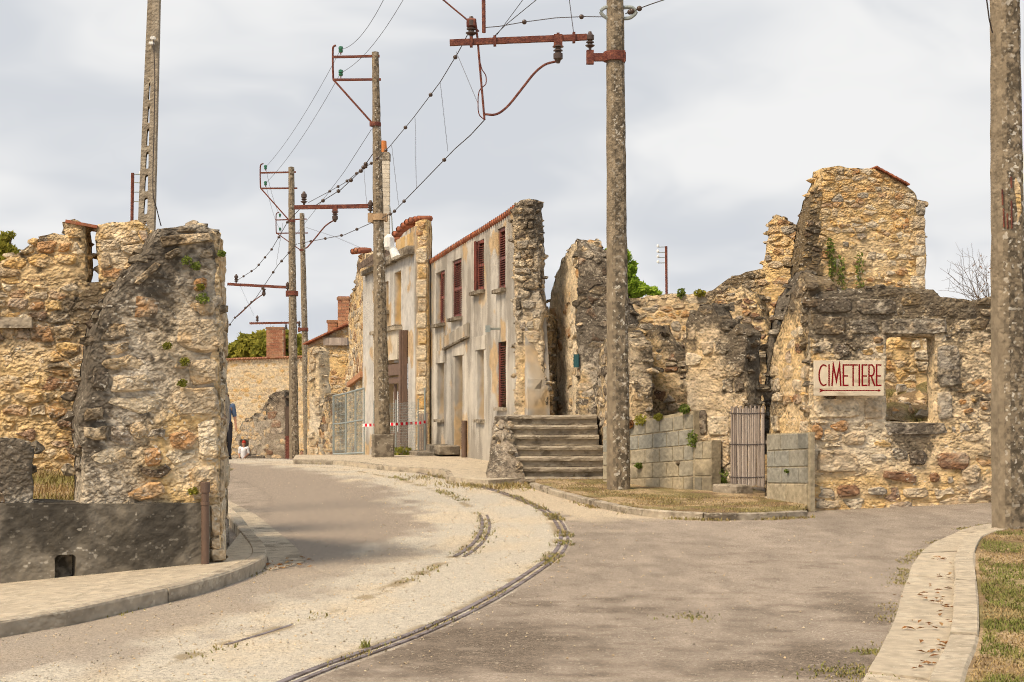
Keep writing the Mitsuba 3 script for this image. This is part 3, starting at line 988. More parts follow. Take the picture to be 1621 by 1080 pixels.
def grass_object(name, x, y, z, h, w, green, label, lean=0.7):
    v, f = blades(x, y, z, h, w, lean)
    uv = np.repeat(np.stack([np.clip(green, 0, 1), rng.uniform(0, 1, len(x))], -1), 5, 0)
    single(name, trimesh.Trimesh(v, f, process=False), 'm_grass', uv=uv, kind='stuff', label=label)


def patchy(x, y, f, t0, t1, seed):
    return sm(t0, t1, meshkit.fbm(np.stack([x * f, y * f * 0.7, x * 0], -1), 4, seed))


n_ = 46000
y_ = 8.2 * (21.5 / 8.2) ** rng.uniform(0, 1, n_)
x_ = np.interp(y_, KR2[:, 1], KR2[:, 0]) + rng.uniform(0.02, 1, n_) * np.maximum(7.6 * y_ / 21 + 0.6 - np.interp(y_, KR2[:, 1], KR2[:, 0]), 0.2)
ok = (x_ < 0.335 * y_) & (meshkit.fbm(np.stack([x_ * 2.1, y_ * 1.5, x_ * 0], -1), 3, 77) > 0.36)
x_, y_ = x_[ok], y_[ok]
gr_ = patchy(x_, y_, 1.7, 0.44, 0.57, 12) * 0.95 + rng.uniform(-0.1, 0.15, len(x_))
grass_object('grass', x_, y_, zg(x_, y_) + 0.05, rng.uniform(0.008, 0.032, len(x_)) * (1 + 0.5 * (gr_ > 0.5)), np.full(len(x_), 0.0045), gr_, 'short patchy dry and green grass at the lower right', 1.6)

n_ = 6000
t_ = rng.uniform(0, len(KM) - 1.001, n_)
i_ = t_.astype(int)
base_ = KM[i_] + (KM[i_ + 1] - KM[i_]) * (t_ - i_)[:, None]
x_, y_ = base_[:, 0] + rng.uniform(0.0, 1.2, n_) ** 1.3 * 0.8, base_[:, 1] + rng.uniform(0.05, 3.6, n_)
ok = shapely.contains_xy(Polygon(np.vstack([KM, back])).buffer(-0.03), x_, y_)
x_, y_ = x_[ok], y_[ok]
grass_object('grass', x_, y_, zg(x_, y_) + 0.10, rng.uniform(0.012, 0.05, len(x_)), np.full(len(x_), 0.006), patchy(x_, y_, 1.1, 0.52, 0.66, 5) * 0.45, 'dry grass on the strip below the block walls', 1.2)

# weeds in the groove and along the rails
n_ = 5200
vis = rail[(rail[:, 1] > 8.5) & (rail[:, 1] < 30)]
d_ = rng.uniform(0, len(vis) - 1.01, n_)
i_ = d_.astype(int)
p_ = vis[i_] + (vis[i_ + 1] - vis[i_]) * (d_ - i_)[:, None]
dens = np.where(p_[:, 1] > 17, 0.95, 0.30) * np.where(p_[:, 1] > 25, 0.5, 1)
x_ = p_[:, 0] + np.where(p_[:, 1] > 17, rng.normal(0.045, 0.055, n_), rng.uniform(-0.01, 0.1, n_))
y_ = p_[:, 1] + rng.normal(0, 0.05, n_)
ok = (rng.uniform(size=n_) < dens) & (meshkit.noise(np.stack([x_ * 1.7, y_ * 1.7, x_ * 0], -1), 31) > 0.4)
n2 = 2600
d2 = rng.uniform(0, len(inner) - 1.01, n2)
i2 = d2.astype(int)
p2 = inner[i2] + (inner[i2 + 1] - inner[i2]) * (d2 - i2)[:, None]
x2, y2 = p2[:, 0] + rng.normal(0.05, 0.07, n2), p2[:, 1] + rng.normal(0, 0.05, n2)
ok2 = (y2 > 9) & (y2 < 36) & (meshkit.noise(np.stack([x2 * 1.1, y2 * 1.1, x2 * 0], -1), 33) > np.where(y2 > 18, 0.42, 0.62))
x_, y_ = np.concatenate([x_[ok], x2[ok2]]), np.concatenate([y_[ok], y2[ok2]])
grass_object('grass', x_, y_, zg(x_, y_), rng.uniform(0.012, 0.04, len(x_)) * (0.7 + 0.02 * y_), 0.004 + 0.0003 * y_, rng.uniform(0.1, 0.9, len(x_)), 'small weeds growing in the groove of the tram rails', 1.3)
# edges: gutter, kerbs and wall feet
x_, y_, h_, g_ = [], [], [], []
for line, n_, sx, sy, h0, g0 in ((GL, 2200, -0.05, 0.0, 0.016, 0.5), (KH, 900, 0.1, -0.1, 0.06, 0.4), (KL, 500, -0.02, 0, 0.03, 0.6), (offset(KM, 0.06), 900, -0.02, -0.03, 0.05, 0.35)):
    d_ = rng.uniform(0, len(line) - 1.01, n_)
    i_ = d_.astype(int)
    p_ = line[i_] + (line[i_ + 1] - line[i_]) * (d_ - i_)[:, None]
    keep_ = meshkit.noise(np.stack([p_[:, 0] * 1.5, p_[:, 1] * 1.5, p_[:, 0] * 0], -1), 41) > 0.52
    p_ = p_[keep_]
    x_.append(p_[:, 0] + sx + rng.normal(0, 0.06, len(p_)))
    y_.append(p_[:, 1] + sy + rng.normal(0, 0.06, len(p_)))
    h_.append(np.full(len(p_), h0))
    g_.append(np.full(len(p_), g0))
for px, py, n_, r, h0, g0 in ((575, 1028, 26, 0.03, 0.07, 0.9), (1095, 978, 80, 0.12, 0.02, 0.7), (770, 768, 500, 0.5, 0.07, 0.35), (805, 772, 500, 0.5, 0.07, 0.3), (705, 757, 300, 0.5, 0.06, 0.45), (1340, 1068, 260, 0.14, 0.02, 0.7), (1385, 1035, 180, 0.08, 0.02, 0.7)):
    c = G(px, py)
    x_.append(c[0] + rng.normal(0, r, n_))
    y_.append(c[1] + rng.normal(0, r, n_))
    h_.append(np.full(n_, h0))
    g_.append(np.full(n_, g0))
x_, y_, h_, g_ = map(np.concatenate, (x_, y_, h_, g_))
grass_object('grass', x_, y_, zg(x_, y_) + 0.002, h_ * rng.uniform(0.5, 1.2, len(x_)), 0.003 + 0.0003 * y_, g_ + rng.uniform(-0.3, 0.3, len(x_)), 'sparse weeds along the kerbs and gutters', 1.2)
# fallen leaves in the right gutter
lv, lf, lu = [], [], []
for px, py, n_, r in ((1503, 893, 26, 0.13), (1500, 917, 14, 0.1), (1496, 938, 22, 0.14), (1490, 954, 34, 0.17), (1485, 1000, 30, 0.14), (1490, 1024, 14, 0.08), (1484, 1040, 14, 0.08), (1475, 1062, 16, 0.07), (1440, 950, 6, 0.1), (455, 897, 30, 0.18), (440, 902, 26, 0.14), (1500, 980, 10, 0.1)):
    c = G(px, py)
    for _ in range(n_ * 6 // 10):
        p = np.array([c[0] + rng.normal(0, r), c[1] + rng.normal(0, r * 1.6), 0])
        p[2] = zg(p[0], p[1]) + 0.02 + rng.uniform(0.004, 0.02)
        a = rng.uniform(0, 6.28)
        s = rng.uniform(0.02, 0.042)
        d, e = np.array([math.cos(a), math.sin(a), rng.uniform(-.3, .3)]) * s, np.array([-math.sin(a), math.cos(a), rng.uniform(-.3, .3)]) * s * 0.5
        k = len(lv)
        lv += [p - d, p + e + [0, 0, s * .25], p + d, p - e + [0, 0, s * .25]]
        lf += [[k, k + 1, k + 2], [k, k + 2, k + 3]]
        lu += [(rng.uniform(), 0)] * 4
single('fallen_leaves', trimesh.Trimesh(np.array(lv), lf, process=False), 'm_leaf_dry', uv=np.array(lu), kind='stuff', label='brown autumn leaves drifted in the gutters')

# ================================================================ left: ruined corner house
WARM = {'tan': 3, 'ochre': 3, 'orange': 1.6, 'brown': 1.0, 'cream': 1.5, 'grey': 0.8}
GREYISH = {'tan': 3.2, 'grey': 2.6, 'brown': 0.6, 'cream': 2.0, 'orange': 0.45, 'dark': 0.5}
YELLOW = {'ochre': 4, 'cream': 3, 'tan': 3, 'orange': 1.3}

LW = Plane(P(0, 0, 15.2), P(345, 0, 16.0))
corner = thing('ruined_wall', 'tall broken rubble wall at the left street corner with a sloping jagged top and dark stains', 'ruined wall')
sp_left = [(235, 620, 50, 90, .22), (200, 720, 40, 80, .18), (155, 620, 25, 130, .26), (240, 470, 60, 50, .16), (150, 740, 18, 60, .3), (300, 520, 40, 40, -.1), (305, 690, 45, 110, -.35), (20, 740, 60, 60, .8), (270, 400, 60, 30, .3)]
masonry(corner, LW, [(-160, 835), (-160, 690), (0, 692), (38, 694), (54, 706), (55, 797), (128, 797), (133, 720), (128, 640), (140, 560), (150, 520), (162, 490), (180, 462), (205, 432), (228, 410), (243, 392), (250, 366), (275, 363), (305, 357), (330, 360), (344, 364), (345, 480), (347, 640), (348, 835)],
        thick=0.55, rough=0.07, seed=11, cell=(0.32, 0.19), keep=0.40, pal=GREYISH, mort=0.66, lichen=0.30, crust=0.30, crust_depth=0.7, spots=sp_left, pale=[(300, 720, 60, 90, -.6)], amp=0.03, res=0.055, proud=(0.01, 0.06), cap_size=0.11,
        special=[([(298, 738), (346, 734), (347, 790), (300, 794)], 'tan', .05), ([(302, 568), (346, 566), (347, 608), (304, 612), (296, 590)], 'tan', .035), ([(272, 614), (346, 610), (347, 658), (280, 660), (268, 636)], 'tan', .04), ([(284, 505), (346, 502), (346, 562), (300, 560), (274, 540)], 'tan', .03),
                 ([(225, 708), (256, 706), (258, 738), (228, 742)], 'orange', .045), ([(262, 686), (300, 678), (318, 692), (300, 716), (272, 712)], 'orange', .03), ([(304, 440), (330, 436), (328, 460), (304, 466)], 'orange', .05), ([(310, 664), (346, 662), (347, 730), (314, 732)], 'cream', .03),
                 ([(250, 372), (344, 366), (344, 384), (252, 394)], 'tan', .07), ([(163, 488), (186, 464), (214, 440), (246, 412), (262, 418), (225, 450), (196, 472), (172, 500)], 'tan', .10), ([(246, 408), (275, 392), (305, 386), (300, 396), (268, 414)], 'cream', .08), ([(302, 800), (345, 798), (345, 832), (303, 832)], 'tan', .03)])
RW = Plane(P(347, 0, 16.0), P(358, 0, 19.6))
masonry(corner, RW, [(347, 900), (347, 366), (350, 372), (353, 480), (356, 600), (358, 700), (358.5, 900)], thick=0.45, rough=0.03, seed=12, cell=(0.6, 0.35), keep=0.9, pal={'tan': 3, 'cream': 2, 'grey': 1}, mort=0.2, lichen=0.3, crust=0.3, amp=0.03, res=0.12, caps=0)
# dressed corner blocks below the plinth line
for q, t in (([(331, 797), (348, 797), (348, 850), (331, 850)], 'tan'), ([(331, 851), (348, 851), (348, 872), (331, 868)], 'tan'), ([(330, 866), (357, 868), (358, 888), (331, 890)], 'tan')):
    part(corner, 'corner_block', face_piece(LW, Polygon(LW.poly(q)).buffer(-.02).buffer(.015), .07, rng, k=12, base=-.3), 'm_stone', uv=(TONES[t] / 6, .12))
plinth_pl = Plane(P(0, 0, 15.2), P(345, 0, 16.0), off=0.07)
VENT = [(87, 884), (92, 879), (115, 878), (120, 882), (120, 919), (87, 921)]
g_ = Polygon(plinth_pl.poly([(-160, 797), (331, 797), (331, 905), (200, 920), (0, 950), (-160, 970)])).difference(Polygon(plinth_pl.poly(VENT)))
mm = m3.CrossSection([np.array(g_.exterior.coords)[:-1].tolist()] + [np.array(i.coords)[:-1].tolist() for i in g_.interiors], m3.FillRule.EvenOdd).extrude(0.5).refine_to_length(0.07).to_mesh()
v_, f_ = np.array(mm.vert_properties[:, :3], float), np.array(mm.tri_verts)
w_ = plinth_pl.w(v_[:, 0], v_[:, 1], v_[:, 2] - 0.5) + (np.stack([meshkit.fbm(plinth_pl.w(v_[:, 0], v_[:, 1], v_[:, 2]) * 2.2 + 4 * i, 4, i) for i in range(3)], -1) - 0.5) * 0.03
lo_ = np.interp(v_[:, 1], [v_[:, 1].min() + .12, v_[:, 1].min() + .4], [0.62, 0.98])
part(corner, 'plinth', trimesh.Trimesh(w_, f_, process=False), 'm_render', smooth=False, uv=np.stack([v_[:, 0] * .01, lo_ + v_[:, 1] * .01], -1), label='low dark rendered base with pale lichen spots and a small vent')
back_ = plinth_pl.poly([(84, 876), (123, 876), (123, 924), (84, 924)])
part(corner, 'vent', panel(Plane(P(0, 0, 15.2), P(345, 0, 16.0), off=-0.18), [(80, 872), (126, 872), (126, 930), (80, 930)], -0.03, 0), 'm_stone', uv=(.7, .4))
k_ = thing('iron_post', 'dark iron drain pipe standing against the dark base of the left corner wall', 'pipe')
ip = LW.w(*LW.at(320, 893), 0.13)
part(k_, 'pipe', tube([ip + [0, 0, -.1], ip + [0, 0, .78]], .037, 12), 'm_iron', smooth=40)
part(k_, 'collar', lathe([(0.0, .10), (.047, .10), (.047, 0.0), (0.0, 0)], ip + [0, 0, .70], 14), 'm_iron')
part(k_, 'clamp', lathe([(0.0, .03), (.043, .03), (.043, 0.0), (0.0, 0)], ip + [0, 0, .58], 14), 'm_iron')
single('loose_boulder', rock(LW.w(*LW.at(314, 356), -.2), (.105, .12, .075), np.random.default_rng(4)), 'm_stone', 'single grey stone lying on top of the left corner wall', 'stone', uv=(.66, .5))

BW = Plane(P(0, 0, 19.6), P(345, 0, 19.9))
inner_wall = thing('ruined_wall', 'rough warm stone inner wall seen through the gap behind the left corner', 'ruined wall')
masonry(inner_wall, BW, [(-200, 840), (-200, 455), (0, 418), (30, 396), (60, 378), (88, 370), (106, 374), (101, 353), (122, 350), (139, 358), (138, 446), (157, 447), (156, 357), (180, 351), (200, 352), (214, 347), (236, 362), (262, 400), (270, 840)], thick=0.5, rough=0.05, seed=21, cell=(0.24, 0.13), keep=0.82,
        pal=WARM, mort=0.42, lichen=0.10, crust=0.42, crust_depth=0.22, spots=[(100, 620, 28, 110, .42), (130, 500, 50, 45, .5), (185, 480, 60, 60, .5), (60, 690, 60, 30, .15), (10, 530, 60, 14, .45), (20, 720, 40, 40, .3), (185, 400, 25, 45, .12)], pale=[(185, 400, 40, 60, -.4)], amp=0.035, res=0.08, cap_size=0.10, joint=.012)
part(inner_wall, 'lintel', panel(BW, rect(-60, 503, 52, 520), -.02, .09), 'm_slab', uv=(.35, .7))
ms = []
for i in range(6):
    a, b = BW.at(104 + i * 8.3, 353 + i * 1.5), BW.at(112.5 + i * 8.3, 354.5 + i * 1.5)
    k_ = part(inner_wall, 'roof_tile', bar(BW.w(*a, -.28) + [0, .0, .02], BW.w(*b, -.28) + [0, 0, .02], .62, .035), 'm_tile', uv=(rng.uniform(0, .8), 0))
# grass grown rubble floor inside the ruin
xs_, ys_ = np.arange(-8, -3.3, .15), np.arange(15.75, 20, .15)
X, Y = np.meshgrid(xs_, ys_)
Z = 0.60 + 0.07 * (Y - 16) + 0.14 * (meshkit.fbm(np.stack([X * 1.5, Y * 1.5, X * 0], -1), 3, 3) - .5)
n_ = len(xs_)
i_ = (np.arange(len(ys_) - 1)[:, None] * n_ + np.arange(n_ - 1)[None]).reshape(-1)
single('grass_bank', trimesh.Trimesh(np.stack([X, Y, Z], -1).reshape(-1, 3), np.concatenate([np.stack([i_, i_ + 1, i_ + n_ + 1], 1), np.stack([i_, i_ + n_ + 1, i_ + n_], 1)]), process=False), 'm_soil', kind='structure', label='grass grown rubble floor inside the left ruin')
n_ = 5000
x_, y_ = rng.uniform(-6.6, -4.3, n_), rng.uniform(16.0, 19.3, n_)
grass_object('grass', x_, y_, 0.60 + 0.07 * (y_ - 16), rng.uniform(.04, .12, n_), np.full(n_, .006), patchy(x_, y_, 1.4, .5, .62, 3) * .6, 'dry grass on the floor inside the left ruin', 1.2)

# ================================================================ right: wall with the cemetery sign
W1 = Plane(P(1283, 0, 25.2), P(1575, 0, 25.5))
signwall = thing('ruined_wall', 'stone wall carrying the cemetery sign with an empty window opening beside it', 'ruined wall')
HOLE = rect(1402, 533, 1480, 668)
S = [([(1323, 767), (1360, 766), (1363, 786), (1324, 790)], 'brown', .05), ([(1394, 744), (1440, 746), (1455, 755), (1448, 768), (1396, 758)], 'brown', .06), ([(1480, 716), (1530, 714), (1537, 724), (1533, 746), (1484, 744)], 'brown', .05),
     ([(1331, 690), (1345, 682), (1368, 680), (1373, 690), (1368, 706), (1334, 706)], 'tan', .06), ([(1291, 712), (1340, 709), (1358, 722), (1366, 748), (1292, 750)], 'tan', .05), ([(1282, 672), (1298, 670), (1305, 682), (1302, 697), (1284, 699)], 'orange', .05),
     ([(1375, 678), (1384, 676), (1393, 682), (1390, 687), (1379, 685)], 'brown', .03), ([(1357, 711), (1381, 710), (1380, 718), (1360, 718)], 'orange', .03), ([(1371, 719), (1395, 716), (1407, 722), (1402, 732), (1378, 733)], 'grey', .035),
     ([(1515, 632), (1533, 630), (1530, 640), (1518, 644)], 'orange', .04), ([(1520, 649), (1541, 643), (1543, 653), (1526, 657)], 'orange', .05), ([(1550, 634), (1571, 633), (1568, 646), (1558, 653), (1551, 646)], 'orange', .05),
     (rect(1482, 545, 1520, 615), 'grey', .05), (rect(1482, 618, 1508, 666), 'grey', .05), (rect(1398, 668, 1502, 690), 'grey', .02), ([(1520, 740), (1545, 732), (1554, 742), (1550, 768), (1522, 770)], 'tan', .05),
     ([(1470, 748), (1484, 746), (1490, 756), (1484, 766), (1471, 764)], 'brown', .05), ([(1498, 754), (1508, 752), (1511, 762), (1504, 769), (1498, 766)], 'grey', .04), ([(1437, 714), (1462, 710), (1470, 722), (1464, 738), (1440, 738)], 'dark', .05),
     ([(1371, 772), (1395, 768), (1410, 778), (1400, 786), (1373, 785)], 'grey', .05), (rect(1286, 629, 1362, 663), 'cream', .05), (rect(1366, 629, 1398, 666), 'tan', .03), (rect(1393, 503, 1500, 531), 'grey', .06), (rect(1285, 500, 1340, 532), 'tan', .04), (rect(1343, 505, 1391, 530), 'grey', .04),
     (rect(1288, 470, 1350, 497), 'grey', .04), (rect(1354, 472, 1420, 500), 'grey', .05), ([(1290, 790), (1330, 792), (1330, 806), (1290, 808)], 'tan', .03), ([(1425, 772), (1470, 770), (1470, 790), (1430, 790)], 'tan', .05), ([(1540, 775), (1572, 765), (1572, 790), (1535, 792)], 'tan', .04)]
masonry(signwall, W1, [(1284, 830), (1284, 690), (1281, 560), (1283, 475), (1300, 464), (1330, 460), (1360, 456), (1395, 453), (1440, 458), (1478, 459), (1490, 470), (1515, 473), (1540, 476), (1575, 470), (1605, 476), (1605, 820)], holes=[HOLE], thick=0.36, rough=0.05, seed=31, cell=(0.29, 0.17), keep=0.60,
        pal={'tan': 4, 'ochre': 2, 'cream': 2, 'grey': 2.2, 'brown': 1.0, 'orange': 1.0}, mort=0.10, lichen=0.15, crust=0.85, crust_depth=0.75, spots=[(1450, 690, 60, 28, .38), (1440, 720, 45, 30, .2), (1500, 600, 25, 60, .25), (1345, 540, 60, 30, .25), (1330, 740, 60, 60, -.2), (1545, 600, 40, 40, .05), (1510, 730, 45, 25, .25)],
        pale=[(1350, 780, 120, 30, .35), (1550, 780, 60, 40, .45), (1350, 650, 70, 60, -.1)], special=S, amp=0.028, res=0.06, joint=.02, cap_size=0.11)
# the wall's return towards the street gate
WL = Plane(P(1212, 0, 26.8), P(1283, 0, 25.2))
masonry(signwall, WL, [(1212, 835), (1214, 690), (1224, 620), (1217, 590), (1226, 560), (1238, 510), (1250, 478), (1262, 448), (1270, 436), (1283, 452), (1283, 835)], thick=0.45, rough=0.09, seed=32, cell=(0.34, 0.22), keep=0.55, pal={'tan': 3, 'brown': 1.5, 'grey': 2, 'orange': 1, 'cream': 1}, mort=0.42, lichen=0.36, crust=0.35, crust_depth=0.5,
        spots=[(1225, 640, 14, 40, .3), (1275, 540, 12, 50, .25), (1260, 640, 18, 40, -.15)], amp=0.05, res=0.07, cap_size=0.14, name='return_stone', core='return_masonry')

sign = thing('cemetery_sign', 'cream sign with red thin capitals CIMETIERE above a right pointing arrow', 'sign')
SP = Plane(P(1288, 0, 25.04), P(1399, 0, 25.04))
z0_, z1_ = SP.at(1288, 627)[1], SP.at(1288, 571)[1]
W_, H_ = SP.at(1399, 600)[0], z1_ - z0_
c_ = (SP.w(0, z0_, 0) + SP.w(W_, z1_, 0)) / 2
part(sign, 'board', bx(c_, (W_, .05, H_), cham=.006), 'm_sign')
LET = {'C': [[(.92, .93), (.55, 1), (.22, .85), (.06, .5), (.2, .16), (.52, 0), (.92, .05)]], 'I': [[(.5, 0), (.5, 1)]], 'M': [[(.02, 0), (.16, 1), (.5, .22), (.84, 1), (.98, 0)]], 'E': [[(.95, 1), (.1, 1), (.1, 0), (.95, 0)], [(.1, .46), (.85, .46)]],
       'T': [[(0, 1), (1, 1)], [(.5, 1), (.5, 0)]], 'R': [[(.1, 0), (.1, 1), (.6, 1), (.88, .87), (.92, .72), (.85, .55), (.6, .47), (.1, .47)], [(.42, .47), (.98, 0)]]}
# letter boxes read off the sign, in fractions of the board's width
SPAN = [('C', .065, .19), ('I', .20, .23), ('M', .255, .385), ('E', .41, .485), ('T', .50, .615), ('I', .63, .66), ('E', .68, .755), ('R', .775, .865), ('E', .885, .955)]
strokes = []
zb_, zt_ = z0_ + H_ * .30, z0_ + H_ * .875
for ch, a, b in SPAN:
    for st in LET[ch]:
        pts = [(W_ * (a + (b - a) * x), zb_ + (zt_ - zb_) * y) for x, y in st]
        if ch == 'C':
            pts = catmull(np.array(pts), 6)
        strokes.append(LineString(pts).buffer(.0115, cap_style='square' if ch != 'C' else 'flat', join_style='mitre'))
    g_ = shapely.union_all(strokes[-len(LET[ch]):])
    m_ = trimesh.creation.extrude_polygon(g_, .003, engine='earcut')
    part(sign, 'letter', trimesh.Trimesh(SP.w(m_.vertices[:, 0], m_.vertices[:, 1], m_.vertices[:, 2] + .026), m_.faces, process=False), 'm_sign_red')
za_ = z0_ + H_ * .155
arrow = shapely.union_all([LineString([(W_ * .10, za_), (W_ * .93, za_)]).buffer(.006), Polygon([(W_ * .955, za_), (W_ * .915, za_ + .022), (W_ * .915, za_ - .022)]), Polygon([(W_ * .075, za_ + .03), (W_ * .125, za_ + .012), (W_ * .135, za_), (W_ * .125, za_ - .012), (W_ * .075, za_ - .03), (W_ * .09, za_)])])
m_ = trimesh.creation.extrude_polygon(arrow, .003, engine='earcut')
part(sign, 'arrow', trimesh.Trimesh(SP.w(m_.vertices[:, 0], m_.vertices[:, 1], m_.vertices[:, 2] + .026), m_.faces, process=False), 'm_sign_red')

# rubble seen through the window opening
WI = Plane(P(1330, 0, 28.6), P(1560, 0, 28.9))
k_ = thing('ruined_wall', 'dark rubble partition seen through the window beside the cemetery sign', 'ruined wall')
masonry(k_, WI, [(1330, 780), (1340, 600), (1380, 570), (1410, 540), (1440, 512), (1600, 500), (1600, 780)], thick=.4, seed=33, cell=(.3, .2), keep=.8, pal={'ochre': 4, 'cream': 2, 'orange': 1, 'tan': 2}, mort=.25, lichen=.05, crust=.2, spots=[(1440, 580, 14, 40, .45), (1458, 555, 10, 40, .4)], amp=.05, res=.12, caps=.5)
n_ = 2500
hx, hy = np.meshgrid(np.arange(5.5, 7.6, .12), np.arange(25.85, 28.8, .12))
hz = 1.28 + .24 * (hy - 25.8) + .55 * (meshkit.fbm(np.stack([hx * 1.6, hy * 1.6, hx * 0], -1), 3, 6) - .5)
q_ = hx.shape[1]
i_ = (np.arange(hx.shape[0] - 1)[:, None] * q_ + np.arange(q_ - 1)[None]).reshape(-1)
single('grass_bank', trimesh.Trimesh(np.stack([hx, hy, hz], -1).reshape(-1, 3), np.concatenate([np.stack([i_, i_ + 1, i_ + q_ + 1], 1), np.stack([i_, i_ + q_ + 1, i_ + q_], 1)]), process=False), 'm_soil', kind='structure', label='earth bank behind the window opening of the sign wall')
x_, y_ = rng.uniform(5.6, 7.5, n_), rng.uniform(25.9, 28.5, n_)
grass_object('grass', x_, y_, 1.32 + .22 * (y_ - 25.8), rng.uniform(.03, .09, n_), np.full(n_, .007), patchy(x_, y_, 2, .5, .6, 8) * .6, 'dry grass on the bank behind the window opening', 1.2)

for i in range(46):
    x, y = rng.uniform(5.7, 7.4), rng.uniform(26.0, 28.4)
    part('grass_bank_001', 'stone', rock((x, y, 1.30 + .24 * (y - 25.8) + rng.uniform(-.05, .1)), rng.uniform(.06, .17, 3), rng), 'm_stone', uv=(rng.choice([0, .1, .66, .3]), rng.uniform(.1, .5)))

# ---------------------------------------------------------------- tall gable behind the sign
R4 = Plane(P(1270, 0, 33.0), P(1466, 0, 33.4))
gable = thing('ruined_gable', 'tall yellow stone gable standing above the sign wall with ivy and a red tile edge', 'ruined gable')
quo = []
for i, (a, b, t) in enumerate([(318, 342, 'grey'), (342, 364, 'tan'), (364, 388, 'tan'), (388, 406, 'cream'), (406, 436, 'cream'), (436, 458, 'cream'), (458, 480, 'tan')]):
    quo.append((rect(1440 if i % 2 else 1449, a, 1465, b), t, .04))
masonry(gable, R4, [(1225, 720), (1240, 560), (1262, 470), (1270, 400), (1275, 352), (1282, 326), (1291, 302), (1300, 286), (1303, 266), (1330, 264), (1385, 267), (1400, 275), (1435, 294), (1448, 306), (1452, 317), (1464, 320), (1466, 455), (1468, 720)], thick=.55, rough=.045, seed=41, cell=(.24, .115), keep=lambda s_, z_: .9 - .7 * math.exp(-((s_ - R4.at(1385, 400)[0]) / .75) ** 2 - ((z_ - R4.at(1385, 410)[1]) / .6) ** 2),
        pal={'ochre': 6, 'tan': 2, 'cream': 2.5, 'orange': 1.6, 'grey': .3}, mort=.33, lichen=-.05, crust=.34, crust_depth=.35, caps=.5, spots=[(1285, 340, 22, 60, .55), (1290, 430, 26, 60, .75), (1455, 340, 18, 30, .25), (1320, 462, 50, 18, .5), (1330, 275, 60, 14, .12), (1250, 500, 40, 80, .6)],
        pale=[(1385, 400, 60, 50, -.22)], special=quo, joint=.010, amp=.035, res=.085, proud=(.01, .04), cap_size=.12)
a_, b_ = R4.at(1385, 267), R4.at(1437, 295)
for i in range(7):
    p, q = a_ + (b_ - a_) * i / 7, a_ + (b_ - a_) * (i + 1.06) / 7
    part(gable, 'roof_tile', bar(R4.w(*p, -.2) + [0, 0, .035], R4.w(*q, -.2) + [0, 0, .022], .6, .03), 'm_tile', uv=(rng.uniform(0, .45), 0))
# broken cross wall running forward from the gable to the sign wall
CW = Plane(P(1218, 0, 27.2), P(1300, 0, 32.6))
k_ = thing('ruined_wall', 'dark crumbling cross wall stepping up from the street corner to the tall gable', 'ruined wall')
masonry(k_, Plane(P(1255, 0, 29.5), P(1350, 0, 29.8)), [(1225, 720), (1236, 560), (1246, 500), (1258, 470), (1268, 446), (1280, 432), (1292, 436), (1304, 440), (1318, 452), (1345, 462), (1380, 480), (1385, 720)], thick=.6, rough=.09, seed=43, cell=(.26, .16), keep=.85, pal={'grey': 3, 'dark': 2, 'brown': 1.5, 'tan': 1}, mort=.7, lichen=.55, crust=.3, amp=.07, res=.1, cap_size=.15)

# ---------------------------------------------------------------- back wall and far gable remnant
R3 = Plane(P(990, 0, 37.5), P(1290, 0, 36.0))
k_ = thing('ruined_wall', 'long sunlit back wall of brown stones in pale mortar rising to a jagged stub', 'ruined wall')
masonry(k_, R3, [(960, 740), (960, 474), (1000, 471), (1040, 470), (1090, 466), (1130, 459), (1140, 452), (1152, 440), (1180, 432), (1206, 427), (1212, 400), (1219, 376), (1215, 352), (1226, 339), (1240, 345), (1277, 366), (1305, 372), (1310, 740)], thick=.5, rough=.06, seed=44, cell=(.33, .15), keep=.72,
        pal={'tan': 3, 'grey': 2.2, 'ochre': 2, 'brown': 1.2, 'orange': 1.1, 'cream': 1}, mort=.16, lichen=.08, crust=.38, crust_depth=.3, spots=[(1150, 470, 40, 40, .3), (1130, 520, 30, 30, .35), (1180, 450, 30, 20, .3), (1000, 500, 20, 40, .2)], pale=[(1240, 420, 40, 60, .22), (1190, 560, 30, 60, .2)], amp=.035, res=.12, joint=.02, proud=(.015, .045), cap_size=.13)
k_ = thing('ruined_wall', 'ragged stepped rubble wall climbing between the gate pier and the back wall', 'ruined wall')
masonry(k_, Plane(P(1080, 0, 34.6), P(1225, 0, 33.6)), [(1076, 740), (1078, 560), (1086, 524), (1098, 503), (1106, 506), (1114, 482), (1126, 486), (1133, 466), (1146, 470), (1152, 452), (1163, 462), (1176, 449), (1186, 470), (1196, 462), (1204, 500), (1214, 520), (1226, 590), (1228, 740)], thick=.5, rough=.08, seed=47, cell=(.28, .14), keep=.85,
        pal={'tan': 3, 'grey': 2.5, 'brown': 1.5, 'cream': 1.5, 'orange': .8}, mort=.25, lichen=.22, crust=.35, crust_depth=.35, amp=.05, res=.1, cap_size=.13, proud=(.015, .07))
# low wall closing the passage above the gate
RB = Plane(P(1150, 0, 31.4), P(1235, 0, 31.2))
k_ = thing('ruined_wall', 'pale ochre wall piece with a thin lintel above the reed gate', 'ruined wall')
masonry(k_, RB, [(1150, 790), (1152, 520), (1168, 540), (1215, 545), (1235, 560), (1235, 790)], thick=.4, rough=.05, seed=45, cell=(.3, .2), keep=.5, pal=YELLOW, mort=.2, lichen=.05, crust=.3, crust_depth=.2, spots=[(1205, 590, 12, 40, .5), (1195, 615, 16, 8, .5)], amp=.03, res=.12, caps=.6)
part(k_, 'lintel', panel(RB, rect(1170, 562, 1216, 566), 0, .12), 'm_slab', uv=(.8, .9))

